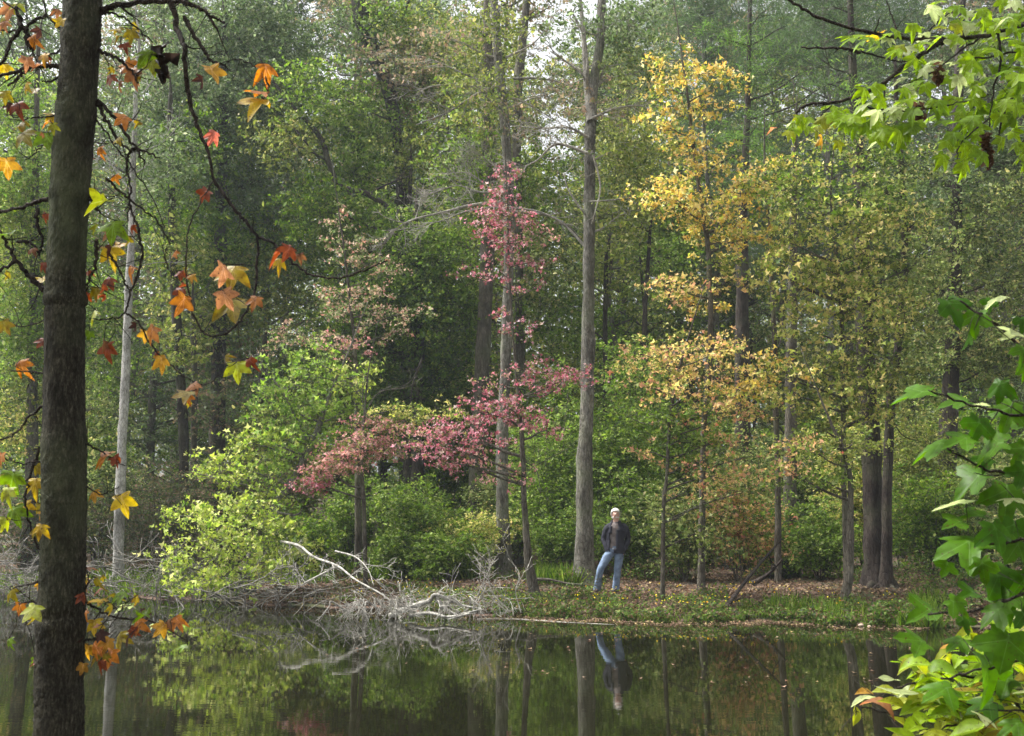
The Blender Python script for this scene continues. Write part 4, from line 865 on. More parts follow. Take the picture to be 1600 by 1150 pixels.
# pale stones at the water's edge on the right
for k, (px, py, s_) in enumerate(((1345, 979, .045), (1358, 981, .032))):
    P = on_water(px, py); bm = bmesh.new(); bmesh.ops.create_icosphere(bm, subdivisions=3, radius=s_)
    for v_ in bm.verts:
        v_.co.z *= .6; v_.co *= 1 + .12 * math.sin(v_.co.x * 60 + k) * math.cos(v_.co.y * 50)
    me = bpy.data.meshes.new("stone"); bm.to_mesh(me); bm.free(); me.materials.append(plain("stone_pale" + str(k), (.36, .27, .20)))
    o = bpy.data.objects.new("stone", me); COL.objects.link(o); o.location = (P[0], P[1], .02)
    tag(o, ["larger pale tan stone", "smaller pinkish stone"][k] + " at the right-hand waterline", "stone")

# ================================================================== THE MAN
def skin(name, verts, edges, rad, mat, parent, sub=2, root=0, keep=None, thick=0.0):
    me = bpy.data.meshes.new(name); me.from_pydata([tuple(v) for v in verts], edges, [])
    o = bpy.data.objects.new(name, me); COL.objects.link(o)
    md = o.modifiers.new("skin", 'SKIN')
    for i, r in enumerate(rad):
        sv = me.skin_vertices[0].data[i]; sv.radius = r if isinstance(r, tuple) else (r, r); sv.use_root = (i == root)
    md.use_smooth_shade = True
    sb = o.modifiers.new("sub", 'SUBSURF'); sb.levels = sub; sb.render_levels = sub
    dg = bpy.context.evaluated_depsgraph_get(); dg.update()
    m2 = bpy.data.meshes.new_from_object(o.evaluated_get(dg)); m2.name = name
    o.modifiers.clear(); o.data = m2; bpy.data.meshes.remove(me)
    if keep:
        bm = bmesh.new(); bm.from_mesh(m2)
        bmesh.ops.delete(bm, geom=[f for f in bm.faces if not keep(f.calc_center_median())], context='FACES'); bm.to_mesh(m2); bm.free()
    if thick:
        t_ = o.modifiers.new("thickness", 'SOLIDIFY'); t_.thickness = thick; t_.offset = 0
    m2.materials.clear(); m2.materials.append(mat)
    for pl in m2.polygons: pl.use_smooth = True
    o.parent = parent
    return o
PX, PY = float(at(962, 917, 23.0)[0]), 22.9
PZ = float(gh(PX, PY))
man = thing("person", "white-haired bearded man in dark jacket and blue jeans, hands in pockets, on the far bank", "person", (PX, PY, PZ))
ORG[man.name] = np.zeros(3); man.scale = (.97, .97, .965)
SK = plain("skin", (.62, .39, .31), .5, .4, .08); HAIR = plain("white_hair", (.72, .70, .66), .8, .3, .15, 80)
JK = plain("navy_jacket_cloth", (.020, .020, .032), .75, .3, .3, 12); JN = plain("blue_denim", (.15, .205, .30), .85, .2, .45, 9)
SH = plain("grey_shirt_cloth", (.16, .135, .13), .85, .2, .3, 14); SHO = plain("brown_shoe", (.05, .04, .035), .6, .4)
V_ = []; E_ = []; Rd = []
def add(p, r, prev=None):
    V_.append(p); Rd.append(r)
    if prev is not None: E_.append((prev, len(V_) - 1))
    return len(V_) - 1
pel = add((-.02, 0, .94), .085); sp1 = add((-.015, 0, 1.10), .085, pel); sp2 = add((.0, .01, 1.30), .09, sp1)
sp3 = add((.015, .015, 1.40), .07, sp2); nk = add((.02, .0, 1.50), (.055, .055), sp3); jaw = add((.008, -.018, 1.575), .078, nk)
hd = add((.006, -.008, 1.66), .092, jaw); tp_ = add((.008, .0, 1.735), .07, hd)
nose = add((-.012, -.118, 1.635), .013, hd)
for sx, sh, el, wr, y_ in ((-1, (-.165, .01, 1.37), (-.245, .04, 1.13), (-.165, -.03, .93), -1), (1, (.195, .01, 1.37), (.270, .05, 1.11), (.150, -.03, .93), 1)):
    a = add(sh, .062, sp3); b_ = add(el, .042, a); c_ = add(wr, .028, b_)
    d = np.array([.0, -.03, -1.0]); pm = np.array(wr) + np.array([-sx * .02, -.02, -.055]); q = add(tuple(pm), (.040, .016), c_)
    th = add(tuple(pm + np.array([-sx * .035, -.03, .0])), .011, q); add(tuple(pm + np.array([-sx * .05, -.035, -.035])), .009, th)
    for k in range(4):
        f1 = add(tuple(pm + np.array([(k - 1.5) * .019, -.005, -.045])), .0095, q)
        f2 = add(tuple(pm + np.array([(k - 1.5) * .020, -.014, -.075 + .006 * abs(k - 1.2)])), .009, f1); add(tuple(pm + np.array([(k - 1.5) * .020, -.004, -.10 + .008 * abs(k - 1.2)])), .007, f2)
for hp, kn, an, ft in (((-.11, 0, .88), (-.345, -.16, .475), (-.40, -.04, .10), (-.44, -.18, .045)), ((.075, 0, .88), (.03, -.02, .48), (-.01, .0, .10), (-.03, -.13, .045))):
    a = add(hp, .085, pel); b_ = add(kn, .058, a); c_ = add(an, .038, b_); add(ft, .022, c_)
skin("body", V_, E_, Rd, SK, man, 2)
def loft_parts(name, parts, mat, keep=None, thick=0.0):
    """cloth made of elliptical rings; parts: list of rings lists (x, y, z, rx, ry)"""
    v = []; f = []; S_ = 28
    for rings in parts:
        P = smooth_path(np.array(rings), 5); b0 = len(v)
        d = unit(np.gradient(P[:, :3], axis=0))
        for i, (x, y, z, rx, ry) in enumerate(P):
            a1 = np.array([1., 0, 0]); a1 = unit(a1 - d[i] * a1.dot(d[i])); b1 = np.cross(d[i], a1)
            for k in range(S_):
                t = 2 * math.pi * k / S_; w_ = 1 + .03 * math.sin(t * 5 + z * 33) + .03 * math.sin(z * 55 + t * 2) + .02 * math.sin(z * 21 - t * 3)
                q = np.array([x, y, z]) + a1 * math.cos(t) * rx * w_ + b1 * math.sin(t) * ry * w_; v.append(tuple(q))
        n = len(P)
        for i in range(n - 1):
            for k in range(S_):
                q = (b0 + i * S_ + k, b0 + i * S_ + (k + 1) % S_, b0 + (i + 1) * S_ + (k + 1) % S_, b0 + (i + 1) * S_ + k)
                c = np.mean([v[j] for j in q], axis=0)
                if keep is None or keep(c): f.append(q)
    me = bpy.data.meshes.new(name); me.from_pydata(v, [], f); me.materials.append(mat)
    for pl in me.polygons: pl.use_smooth = True
    o = bpy.data.objects.new(name, me); COL.objects.link(o); o.parent = man
    if thick:
        t_ = o.modifiers.new("thickness", 'SOLIDIFY'); t_.thickness = thick
    return o
loft_parts("jeans", [[(-.02, 0, .99, .165, .115), (-.02, 0, .92, .178, .125), (-.02, 0, .84, .172, .12), (-.02, 0, .80, .09, .08)],
    [(-.10, 0, .90, .098, .11), (-.14, -.02, .80, .100, .11), (-.24, -.09, .66, .088, .095), (-.345, -.16, .47, .074, .082), (-.375, -.11, .28, .072, .078), (-.41, -.05, .06, .080, .085)],
    [(.065, 0, .90, .10, .11), (.07, 0, .80, .102, .11), (.055, -.015, .66, .090, .095), (.032, -.025, .47, .076, .082), (.01, -.01, .27, .072, .078), (-.01, 0, .05, .080, .085)]], JN)
loft_parts("shirt", [[(-.02, 0, .93, .172, .122), (-.01, 0, 1.12, .172, .125), (.0, .005, 1.28, .185, .125), (.014, .01, 1.40, .17, .115), (.02, .008, 1.455, .11, .09), (.022, .0, 1.50, .072, .072)]], SH)
def keepj(c):
    f = (c[2] - .85) / .65; mid = -.095 + .085 * f; wdt = .052 + .016 * f
    return not (c[1] < -.02 and abs(c[0] - mid) < wdt)
JKO = loft_parts("jacket", [[(-.01, .0, .83, .205, .155), (-.005, .0, .90, .215, .16), (-.0, .0, 1.12, .205, .15), (.005, .01, 1.29, .215, .145), (.014, .015, 1.39, .195, .125), (.02, .015, 1.46, .135, .105), (.022, .012, 1.52, .088, .085)]], JK, keepj, .012)
sl_ = loft_parts("jacket_sleeves", [[(.13, .01, 1.41, .075, .085), (.205, .015, 1.35, .078, .085), (.245, .035, 1.24, .07, .078), (.268, .05, 1.11, .062, .070), (.225, .0, 1.0, .058, .066), (.165, -.05, .885, .054, .06)],
    [(-.10, .01, 1.40, .075, .085), (-.175, .01, 1.34, .078, .085), (-.215, .03, 1.23, .07, .078), (-.240, .045, 1.12, .062, .070), (-.215, .0, 1.01, .058, .066), (-.175, -.05, .875, .054, .06)]], JK)
def shell(name, fn, mat, seg=28):
    bm = bmesh.new(); bmesh.ops.create_uvsphere(bm, u_segments=seg, v_segments=18, radius=1)
    bmesh.ops.delete(bm, geom=[f for f in bm.faces if not fn(f.calc_center_median())], context='FACES')
    for v_ in bm.verts:
        k = 1 + .05 * math.sin(v_.co.x * 23) * math.sin(v_.co.z * 19 + v_.co.y * 13)
        v_.co = Vector((v_.co.x * .102 * k + .006, v_.co.y * .118 * k + .0, v_.co.z * .128 * k + 1.652))
    me = bpy.data.meshes.new(name); bm.to_mesh(me); bm.free(); me.materials.append(mat)
    for pl in me.polygons: pl.use_smooth = True
    o = bpy.data.objects.new(name, me); COL.objects.link(o); o.parent = man
    s_ = o.modifiers.new("t", 'SOLIDIFY'); s_.thickness = .012
    return o
shell("hair", lambda c: c.z > .40 + .45 * max(0, -c.y - .6) + .10 * math.sin(c.x * 9) or (c.y > -.30 and c.z > -.30) or (c.y > .1 and c.z > -.6), HAIR)
shell("beard", lambda c: c.z < -.52 and c.y < .15 and c.z > -.97, HAIR)
for sx in (-1, 1):
    for nm, loc, r_, mt, sc in (("eye", (-.006 + sx * .032, -.100, 1.662), .010, plain("eye" + str(sx), (.05, .04, .035), .3), (1, .6, .8)), ("ear", (.006 + sx * .094, .0, 1.645), .024, SK, (.4, .8, 1.2)),
                                ("shoe", ((-.43, -.13, .05) if sx < 0 else (-.025, -.09, .045)), .06, SHO, (.85, 2.0, .75))):
        bm = bmesh.new(); bmesh.ops.create_uvsphere(bm, u_segments=16, v_segments=10, radius=r_)
        if nm == "shoe":
            for v_ in bm.verts: v_.co.z = max(v_.co.z, -.035)
        for v_ in bm.verts: v_.co = Vector((v_.co.x * sc[0] + loc[0], v_.co.y * sc[1] + loc[1], v_.co.z * sc[2] + loc[2]))
        me = bpy.data.meshes.new(nm); bm.to_mesh(me); bm.free(); me.materials.append(mt)
        for pl in me.polygons: pl.use_smooth = True
        o = bpy.data.objects.new(nm, me); COL.objects.link(o); o.parent = man
bm = bmesh.new(); bmesh.ops.create_cube(bm, size=1)
for v_ in bm.verts: v_.co = Vector((v_.co.x * .05 - .06, v_.co.y * .02 - .126, v_.co.z * .035 + .925))
bmesh.ops.bevel(bm, geom=bm.edges[:], offset=.004, segments=2, affect='EDGES')
me = bpy.data.meshes.new("belt_buckle"); bm.to_mesh(me); bm.free(); me.materials.append(plain("buckle", (.45, .5, .58), .4, .5))
o = bpy.data.objects.new("belt_buckle", me); COL.objects.link(o); o.parent = man

# ================================================================== NEAR TREES
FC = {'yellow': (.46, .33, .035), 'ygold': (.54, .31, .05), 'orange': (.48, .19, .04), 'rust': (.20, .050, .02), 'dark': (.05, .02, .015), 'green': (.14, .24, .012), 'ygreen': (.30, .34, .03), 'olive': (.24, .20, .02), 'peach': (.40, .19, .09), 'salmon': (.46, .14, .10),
      'brown': (.20, .09, .04), 'deep': (.04, .115, .002), 'deep2': (.065, .16, .003), 'fresh': (.22, .34, .012), 'lit': (.38, .44, .20)}  # 'lit': whitish sky gloss of leaf tops painted in as leaf colour
def near_leaves(lb, wb, D, leaves, branch_pts, shape='star', jit=.15, face=1.0, tipc=(.16, .045, .02), pet=.0022, curl=.45, sf=1.0):
    n = len(leaves); P = []; S = []; C = []; A = []; Nn = []; T = []
    for l in leaves:
        px, py, sz, col = l[:4]; kind = l[4] if len(l) > 4 else ''
        d = D + R.uniform(-jit, jit); p = at(px, py, d); P.append(p); S.append(sz * mpp(D) * 1.04 * sf)
        C.append(np.array(FC[col]) * R.uniform(.85, 1.15)); ax = np.array([R.normal(0, .45), R.normal(0, .25), -1.0])
        nn = np.array([R.normal(0, .45), -face, R.uniform(.1, .8)])
        if kind == 'f': nn = np.array([R.normal(0, .25), R.normal(-.12, .15), 1.0]); ax = np.array([R.choice([-1, 1]) * 1., R.normal(0, .4), -.1])
        if kind == 'h': nn = np.array([R.normal(0, .25), -.45, .9]); ax = np.array([-1., R.normal(0, .4), -.15])
        if kind == 's': nn = np.array([1., -.25, .2])
        A.append(ax); Nn.append(nn); T.append(0.75 * R.uniform(0, 1) ** 1.2 if col in ('yellow', 'ygold', 'orange', 'peach', 'olive') else R.uniform(0, .25) if col in ('ygreen', 'salmon', 'rust') else 0)
    P = np.array(P); A = np.array(A)
    lb.add(P, np.array(S), np.array(C), shape, nrm=np.array(Nn), axis=A, tips=(tipc, np.array(T)), aspect=R.uniform(.72, 1.08, n), curl=curl)
    B = np.array(branch_pts); q = B[np.argmin(((B[None] - P[:, None]) ** 2).sum(2), axis=1)]
    a_ = unit(A - unit(np.array(Nn)) * (A * unit(np.array(Nn))).sum(1, keepdims=True))
    wb.twigs(P - a_ * np.array(S)[:, None] * .1, q, pet, 0)
def near_tree(name, label, D, trunk, tsides, branches, leaves, bark, twig, mat, shape='star', knots=(), **kw):
    """trunk: list of (px, py, width px); branches: (points (px, py[, dY]), radius in px)"""
    P = np.array([at(a, b_, D) for a, b_, _ in trunk])[::-1]; Wd = np.array([w_ * mpp(D) / 2 for _, _, w_ in trunk])[::-1]
    g = float(gh(P[0, 0], P[0, 1])); b0 = np.array([P[0, 0] - .01, P[0, 1], g - .05])
    P = np.vstack([b0, P]); Wd = np.append([Wd[0] * 1.25], Wd)
    root = thing(name, label, "tree", (b0[0], b0[1], g))
    tp = smooth_path(P, 26); tr = np.interp(np.linspace(0, len(P) - 1, len(tp)), np.arange(len(P)), Wd)
    tr = tr * (1 + .03 * np.sin(tp[:, 2] * 4.1 + 1) + .02 * np.sin(tp[:, 2] * 11.3))
    for ky, kw_, ka in knots:
        tr = tr * (1 + ka * np.exp(-((tp[:, 2] - at(100, ky, D)[2]) / kw_) ** 2))
    wt = WB(); wt.tube(tp, tr, tsides, .02); wt.build("trunk", bark, root)
    lb = LB(); bp = []
    for pts, r in branches:
        wb = WB()
        Q = smooth_path([at(p[0], p[1], D + (p[2] if len(p) > 2 else 0)) for p in pts], 7)
        Q[1:-1] += R.normal(0, .0025, Q[1:-1].shape); rr = r * mpp(D) / 2
        wb.tube(Q, np.linspace(rr, max(.0012, rr * .45), len(Q)) * (1 + .25 * np.abs(np.sin(np.arange(len(Q)) * 1.3))), 7, .08); bp += list(Q)
        for _ in range(3):
            i = int(R.integers(1, len(Q) - 1)); bare(wb, Q[i], R.normal(0, 1, 3) * np.array([1, .5, 1]), R.uniform(.04, .14), max(.0015, rr * .4), 0, minr=.0012)
        wb.build("branch", twig, root)
    wb = WB()
    near_leaves(lb, wb, D, leaves, bp, shape, **kw)
    wb.build("leaf_stalks", twig, root)
    o = lb.build("crown", mat, root)
    return root, bp
LV = [(330, 108, 62, 'ygold'), (415, 103, 58, 'orange'), (410, 155, 84, 'yellow', 'h'), (335, 208, 46, 'salmon'), (322, 300, 42, 'rust'), (180, 275, 26, 'orange'), (198, 102, 60, 'orange'), (212, 108, 46, 'peach'), (172, 120, 38, 'rust'), (185, 128, 30, 'brown'), (232, 82, 62, 'green'), (236, 98, 40, 'ygreen'),
      (195, 68, 34, 'rust'), (205, 50, 38, 'olive'), (185, 44, 36, 'olive'), (195, 183, 42, 'orange'), (155, 232, 34, 'orange'), (185, 215, 26, 'olive'), (163, 313, 62, 'ygreen', 'f'), (177, 350, 62, 'green'), (152, 352, 40, 'ygreen', 'f'), (172, 388, 56, 'yellow'), (188, 382, 40, 'ygold'), (205, 418, 34, 'orange'), (170, 436, 46, 'rust'),
      (207, 352, 24, 'rust'), (288, 466, 62, 'orange'), (282, 452, 40, 'rust'), (300, 430, 26, 'ygold'), (283, 425, 30, 'rust'), (365, 420, 78, 'yellow'), (362, 470, 84, 'olive'), (400, 466, 48, 'orange'), (445, 383, 62, 'rust', 'h'), (452, 388, 44, 'rust'), (437, 405, 38, 'yellow'), (238, 515, 52, 'orange'), (228, 520, 36, 'ygold'), (252, 560, 48, 'ygold'),
      (243, 552, 26, 'rust'), (370, 570, 56, 'ygreen'), (390, 562, 34, 'rust'), (352, 558, 26, 'olive'), (167, 540, 50, 'rust'), (148, 488, 40, 'ygreen'), (150, 452, 40, 'olive'), (140, 520, 26, 'green'), (295, 613, 56, 'olive', 'h'), (292, 618, 30, 'orange'), (168, 710, 62, 'orange', 'h'), (180, 716, 34, 'rust'), (190, 778, 62, 'yellow'), (146, 770, 40, 'ygold'),
      (272, 395, 24, 'orange'), (217, 190, 20, 'olive'), (138, 425, 24, 'rust'), (137, 460, 28, 'rust'),
      (147, 1006, 50, 'orange'), (174, 1020, 52, 'orange'), (158, 1034, 36, 'rust'), (138, 1012, 40, 'ygold'), (130, 1040, 34, 'ygold'), (192, 925, 42, 'green', 'h'), (172, 932, 40, 'olive', 'f'), (228, 960, 46, 'green', 'h'), (215, 972, 44, 'orange'), (205, 984, 30, 'rust'), (255, 978, 44, 'ygold'), (276, 966, 42, 'orange'), (262, 972, 30, 'brown'),
      (290, 1008, 34, 'green', 'h'), (203, 944, 40, 'lit', 'f'), (246, 972, 34, 'lit', 'f'), (186, 992, 50, 'olive'), (147, 973, 44, 'yellow'), (158, 937, 46, 'yellow', 'h'), (156, 990, 34, 'dark'), (137, 886, 34, 'peach', 'f'), (133, 906, 34, 'ygold'), (158, 918, 36, 'rust', 'h'), (133, 956, 34, 'orange'), (150, 905, 30, 'olive'), (128, 930, 30, 'rust'), (170, 1000, 40, 'ygold'), (155, 1012, 40, 'orange'),
      (18, 922, 44, 'olive'), (52, 950, 54, 'ygreen'), (32, 946, 34, 'orange'), (62, 912, 26, 'ygold'), (56, 1028, 30, 'green'), (14, 1000, 30, 'green'), (16, 12, 54, 'peach'), (6, 30, 40, 'olive'), (28, 6, 36, 'ygreen'), (50, 58, 42, 'orange'), (42, 92, 44, 'peach'), (60, 102, 40, 'peach', 'h'), (70, 86, 36, 'ygold'), (26, 162, 44, 'rust'), (14, 162, 30, 'dark'), (6, 102, 40, 'yellow'),
      (96, 32, 36, 'yellow'), (104, 20, 34, 'olive'), (40, 130, 36, 'yellow'), (55, 140, 30, 'olive'), (8, 145, 40, 'olive'), (84, 180, 40, 'yellow'), (35, 190, 46, 'olive'), (36, 208, 54, 'olive'), (72, 212, 56, 'green'), (82, 195, 34, 'ygreen'), (10, 252, 56, 'ygold'), (71, 335, 26, 'rust'), (16, 364, 50, 'green', 'h'), (34, 324, 34, 'green', 'h'), (66, 436, 36, 'yellow'), (68, 412, 30, 'rust'), (52, 388, 26, 'brown'),
      (4, 420, 36, 'green'), (6, 505, 44, 'olive'), (68, 532, 34, 'rust'), (31, 566, 44, 'orange'), (2, 712, 40, 'orange'), (20, 742, 56, 'green'), (12, 765, 46, 'ygreen'), (55, 750, 50, 'yellow'), (58, 730, 36, 'olive'), (22, 795, 56, 'green'), (38, 788, 44, 'yellow'), (63, 790, 40, 'olive'), (64, 822, 38, 'yellow'), (8, 812, 40, 'ygreen'), (70, 800, 36, 'ygold'), (5, 35, 30, 'peach')]
BR = [([(150, 26), (160, 17), (185, 8), (245, 2), (281, 1), (330, -12)], 11), ([(281, 1), (300, 8), (322, 20), (340, 48)], 8), ([(322, 20), (338, 30), (352, 36)], 5), ([(268, 0), (276, 40), (288, 80, -.05), (294, 150), (304, 185), (323, 232), (334, 280)], 9), ([(334, 280), (364, 324), (384, 345), (402, 370), (424, 378), (458, 412), (490, 430), (530, 435), (572, 421), (605, 407)], 5),
      ([(402, 370), (403, 402), (397, 460), (375, 500), (345, 524), (318, 518), (298, 478), (292, 400), (298, 345), (334, 282)], 4), ([(288, 26), (300, 52), (318, 76), (330, 95), (352, 102)], 7), ([(400, 105), (372, 92), (352, 100)], 2), ([(415, 120), (420, 140), (410, 155)], 3), ([(153, 78), (180, 90), (200, 105), (216, 130)], 6), ([(160, 20), (180, 22), (210, 40), (238, 66)], 4),
      ([(150, 158), (168, 190), (180, 215), (205, 236)], 6), ([(152, 156), (176, 180), (200, 215), (214, 232), (250, 246)], 6), ([(214, 232), (204, 236), (198, 255), (203, 300), (200, 345)], 5), ([(214, 234), (226, 258)], 4), ([(140, 172), (165, 205), (185, 235), (205, 260), (235, 305), (258, 355)], 3), ([(166, 278), (190, 300), (215, 322), (245, 345), (266, 382)], 4), ([(140, 305), (148, 325), (158, 332)], 6),
      ([(150, 375), (150, 405), (142, 430), (134, 455)], 6), ([(170, 395), (185, 420), (197, 445), (205, 455)], 4), ([(216, 360), (222, 395), (215, 430), (203, 460), (196, 488), (175, 498), (140, 498)], 4), ([(197, 490), (218, 505), (240, 545), (280, 582), (320, 602), (352, 575)], 3), ([(218, 362), (206, 330), (200, 300)], 4), ([(262, 420), (258, 400), (266, 380)], 2), ([(134, 694), (152, 702), (172, 714), (196, 728)], 3), ([(136, 760), (160, 772), (186, 760)], 2),
      ([(128, 938), (150, 950), (180, 965), (240, 972), (290, 1000)], 4), ([(128, 1000), (150, 1000), (172, 1005)], 4), ([(126, 925), (138, 912), (136, 890)], 3), ([(180, 965), (195, 945), (205, 935)], 2),
      ([(84, 311), (60, 314), (40, 322), (0, 331), (-60, 340)], 7), ([(100, 103), (75, 103), (50, 104), (12, 115), (-40, 128)], 8), ([(50, 104), (30, 120), (12, 135)], 6), ([(100, 76), (80, 86), (70, 94)], 4), ([(100, 52), (85, 36), (72, 22), (68, 0), (66, -40)], 4), ([(72, 22), (52, 34), (30, 47), (0, 47), (-30, 44)], 5), ([(30, 47), (16, 68), (4, 95), (-20, 120)], 7), ([(34, 47), (30, 30), (24, 10)], 9), ([(40, 42), (44, 70), (52, 78)], 8),
      ([(96, 118), (80, 127), (66, 128)], 4), ([(72, 455), (56, 440), (40, 425), (24, 405), (12, 385), (0, 360)], 8), ([(24, 408), (8, 418), (-20, 440)], 6), ([(28, 378), (50, 380), (62, 400)], 5), ([(70, 582), (50, 582), (18, 580)], 3), ([(70, 612), (68, 660), (66, 690), (54, 720), (42, 760), (41, 800), (52, 838), (66, 868)], 5), ([(68, 636), (45, 652), (30, 672), (10, 684), (-20, 690)], 4), ([(86, 218), (70, 224), (55, 240), (40, 250)], 3), ([(60, 325), (56, 345), (66, 372), (62, 395)], 6),
      ([(90, 180), (70, 182), (40, 186), (10, 180)], 3), ([(68, 500), (40, 510), (5, 505)], 2), ([(66, 720), (40, 725), (20, 720), (0, 716)], 3), ([(64, 905), (40, 915), (15, 918)], 3), ([(62, 945), (50, 940), (30, 945)], 3)]
LV = [(a[0], a[1], a[2] * .93) + tuple(a[3:]) for a in LV]
for a in list(LV):
    if R.uniform() < .42 and a[2] > 26:
        LV.append((a[0] + R.uniform(-16, 16), a[1] + R.uniform(-14, 16), a[2] * R.uniform(.5, .85), ['rust', 'olive', 'brown', 'orange', 'dark', 'olive', 'peach'][int(R.integers(7))], ['', 'h', 's'][int(R.integers(3))]))
sy, sbp = near_tree("sweetgum_tree", "dark rough-barked near trunk at the left with orange and yellow star leaves on drooping twigs", 3.6,
        [(132, -120, 58), (129, 0, 60), (122, 130, 60), (112, 260, 61), (104, 400, 61), (101, 520, 62), (100, 700, 63), (100, 800, 65), (96, 950, 68), (92, 1060, 72), (90, 1180, 76)], 48, BR, LV, B_FORE, B_TWIG, M_NEAR, knots=((60, .03, .05), (175, .02, .05), (305, .03, .07), (312, .006, -.05), (468, .02, .10), (480, .006, -.07), (700, .05, .04), (963, .012, -.08), (975, .03, .05)))
# hanging dark dead leaves curled on the twigs
lb = LB(); n = 26
P = np.array([at(254 + R.normal(0, 2.0), 70 + (i / n) * 58, 3.6) for i in range(n)])
lb.add(P, .028 + .022 * np.sin(np.linspace(.3, 2.9, n)), np.tile(np.array([[.022, .014, .011]]), (n, 1)) * R.uniform(.5, 1.6, (n, 1)), 'ovate', axis=np.tile(np.array([[.1, 0, -1.]]), (n, 1)) + R.normal(0, .25, (n, 3)), curl=.8)
ob = lb.build("dead_leaf_cluster", M_NEAR, sy)

def cloud(spec):
    out = []
    for cx, cy, rx, ry, n, s0, s1, cols, kinds in spec:
        for _ in range(n):
            out.append((cx + R.uniform(-1, 1) * rx, cy + R.uniform(-1, 1) * ry, R.uniform(s0, s1), cols[int(R.integers(len(cols)))], kinds[int(R.integers(len(kinds)))]))
    return out
# upper right: maple reaching in from outside the frame
LV = cloud([(1450, 55, 70, 22, 24, 26, 40, ('fresh', 'fresh', 'ygreen', 'lit'), ('', 'h')), (1540, 30, 70, 30, 40, 26, 42, ('fresh', 'green', 'fresh', 'lit'), ('', 'h')), (1560, 90, 60, 34, 40, 28, 42, ('fresh', 'fresh', 'green'), ('', 'h', '')), (1470, 110, 60, 26, 28, 26, 40, ('fresh', 'lit', 'green'), ('', 'h')),
            (1350, 62, 24, 16, 9, 28, 40, ('fresh', 'green'), ('h',)), (1400, 152, 50, 22, 26, 28, 42, ('fresh', 'fresh', 'lit'), ('', 'h')), (1330, 180, 50, 16, 22, 26, 40, ('fresh', 'green'), ('', 'h', '')), (1265, 195, 32, 14, 12, 26, 36, ('fresh', 'ygreen'), ('',)), (1390, 205, 40, 18, 16, 30, 42, ('fresh', 'fresh', 'green'), ('',)),
            (1480, 175, 60, 22, 24, 28, 42, ('fresh', 'green'), ('', 'h')), (1560, 165, 45, 30, 26, 28, 42, ('fresh', 'green', 'fresh'), ('',)), (1500, 225, 40, 20, 14, 30, 44, ('fresh', 'green'), ('', '')), (1590, 230, 25, 30, 10, 28, 40, ('fresh',), ('',)), (1500, 262, 16, 8, 2, 36, 44, ('fresh',), ('',)), (1620, 120, 40, 130, 30, 28, 42, ('fresh', 'green'), ('', 'h'))])
LV += [(1360, 58, 44, 'yellow', 'f'), (1455, 12, 50, 'lit', 'f'), (1440, 60, 40, 'lit', 'f'), (1372, 172, 40, 'lit', 'f'), (1388, 208, 48, 'lit', 'f'), (1210, 200, 26, 'peach', 'f'), (1240, 190, 30, 'lit', 'f'), (1285, 215, 34, 'ygold', 's'), (1310, 222, 30, 'ygreen', '')]
BR = [([(1760, 0), (1690, 15), (1640, 28), (1599, 38), (1536, 56), (1477, 62), (1404, 58), (1338, 46), (1278, 26), (1245, 7), (1215, -10)], 8), ([(1500, 62), (1477, 64), (1455, 75), (1427, 93), (1384, 127), (1344, 149), (1305, 160), (1265, 163), (1243, 176)], 8), ([(1345, 82), (1318, 76), (1285, 75), (1252, 74)], 5), ([(1345, 80), (1400, 95), (1427, 93)], 3),
      ([(1559, 50), (1563, 100), (1552, 140), (1546, 198)], 4), ([(1660, 70), (1599, 80), (1543, 89), (1500, 92)], 4), ([(1660, 120), (1600, 142), (1573, 165), (1556, 225)], 5), ([(1353, 146), (1356, 168), (1411, 173), (1450, 170), (1503, 159), (1550, 148)], 3), ([(1404, 58), (1395, 30), (1385, 0)], 3), ([(1440, 60), (1470, 30), (1500, 10)], 3), ([(1300, 165), (1270, 190), (1240, 192)], 2), ([(1536, 56), (1500, 80), (1460, 110), (1420, 130)], 3),
      ([(1600, 145), (1540, 190), (1500, 225), (1496, 255)], 3), ([(1384, 127), (1380, 170), (1385, 205)], 2), ([(1660, 180), (1610, 210), (1585, 240)], 4), ([(1440, 40), (1420, 80), (1400, 110)], 2)]
mt_, mbp = near_tree("maple_tree", "near maple bough with fresh green leaves reaching in at the upper right corner", 5.4,
        [(1770, -300, 60), (1772, 0, 70), (1768, 400, 80), (1765, 800, 90), (1760, 1100, 100)], 20, BR, LV, B_MID, B_TWIG, M_NEARG, jit=.35, pet=.0014, curl=.3, sf=1.15)
lb = LB()
for cx, cy, h_ in ((1436, 176, 14), (1466, 114, 16), (1545, 236, 26), (1540, 222, 12)):
    n = 40; P = np.array([at(cx + R.normal(0, 3.5), cy + R.uniform(-1, 1) * h_, 5.3) for i in range(n)])
    lb.add(P, .045, np.tile(np.array([[.10, .055, .035]]), (n, 1)) * R.uniform(.5, 1.6, (n, 1)), 'ovate')
lb.build("seed_clusters", M_NEAR, mt_)
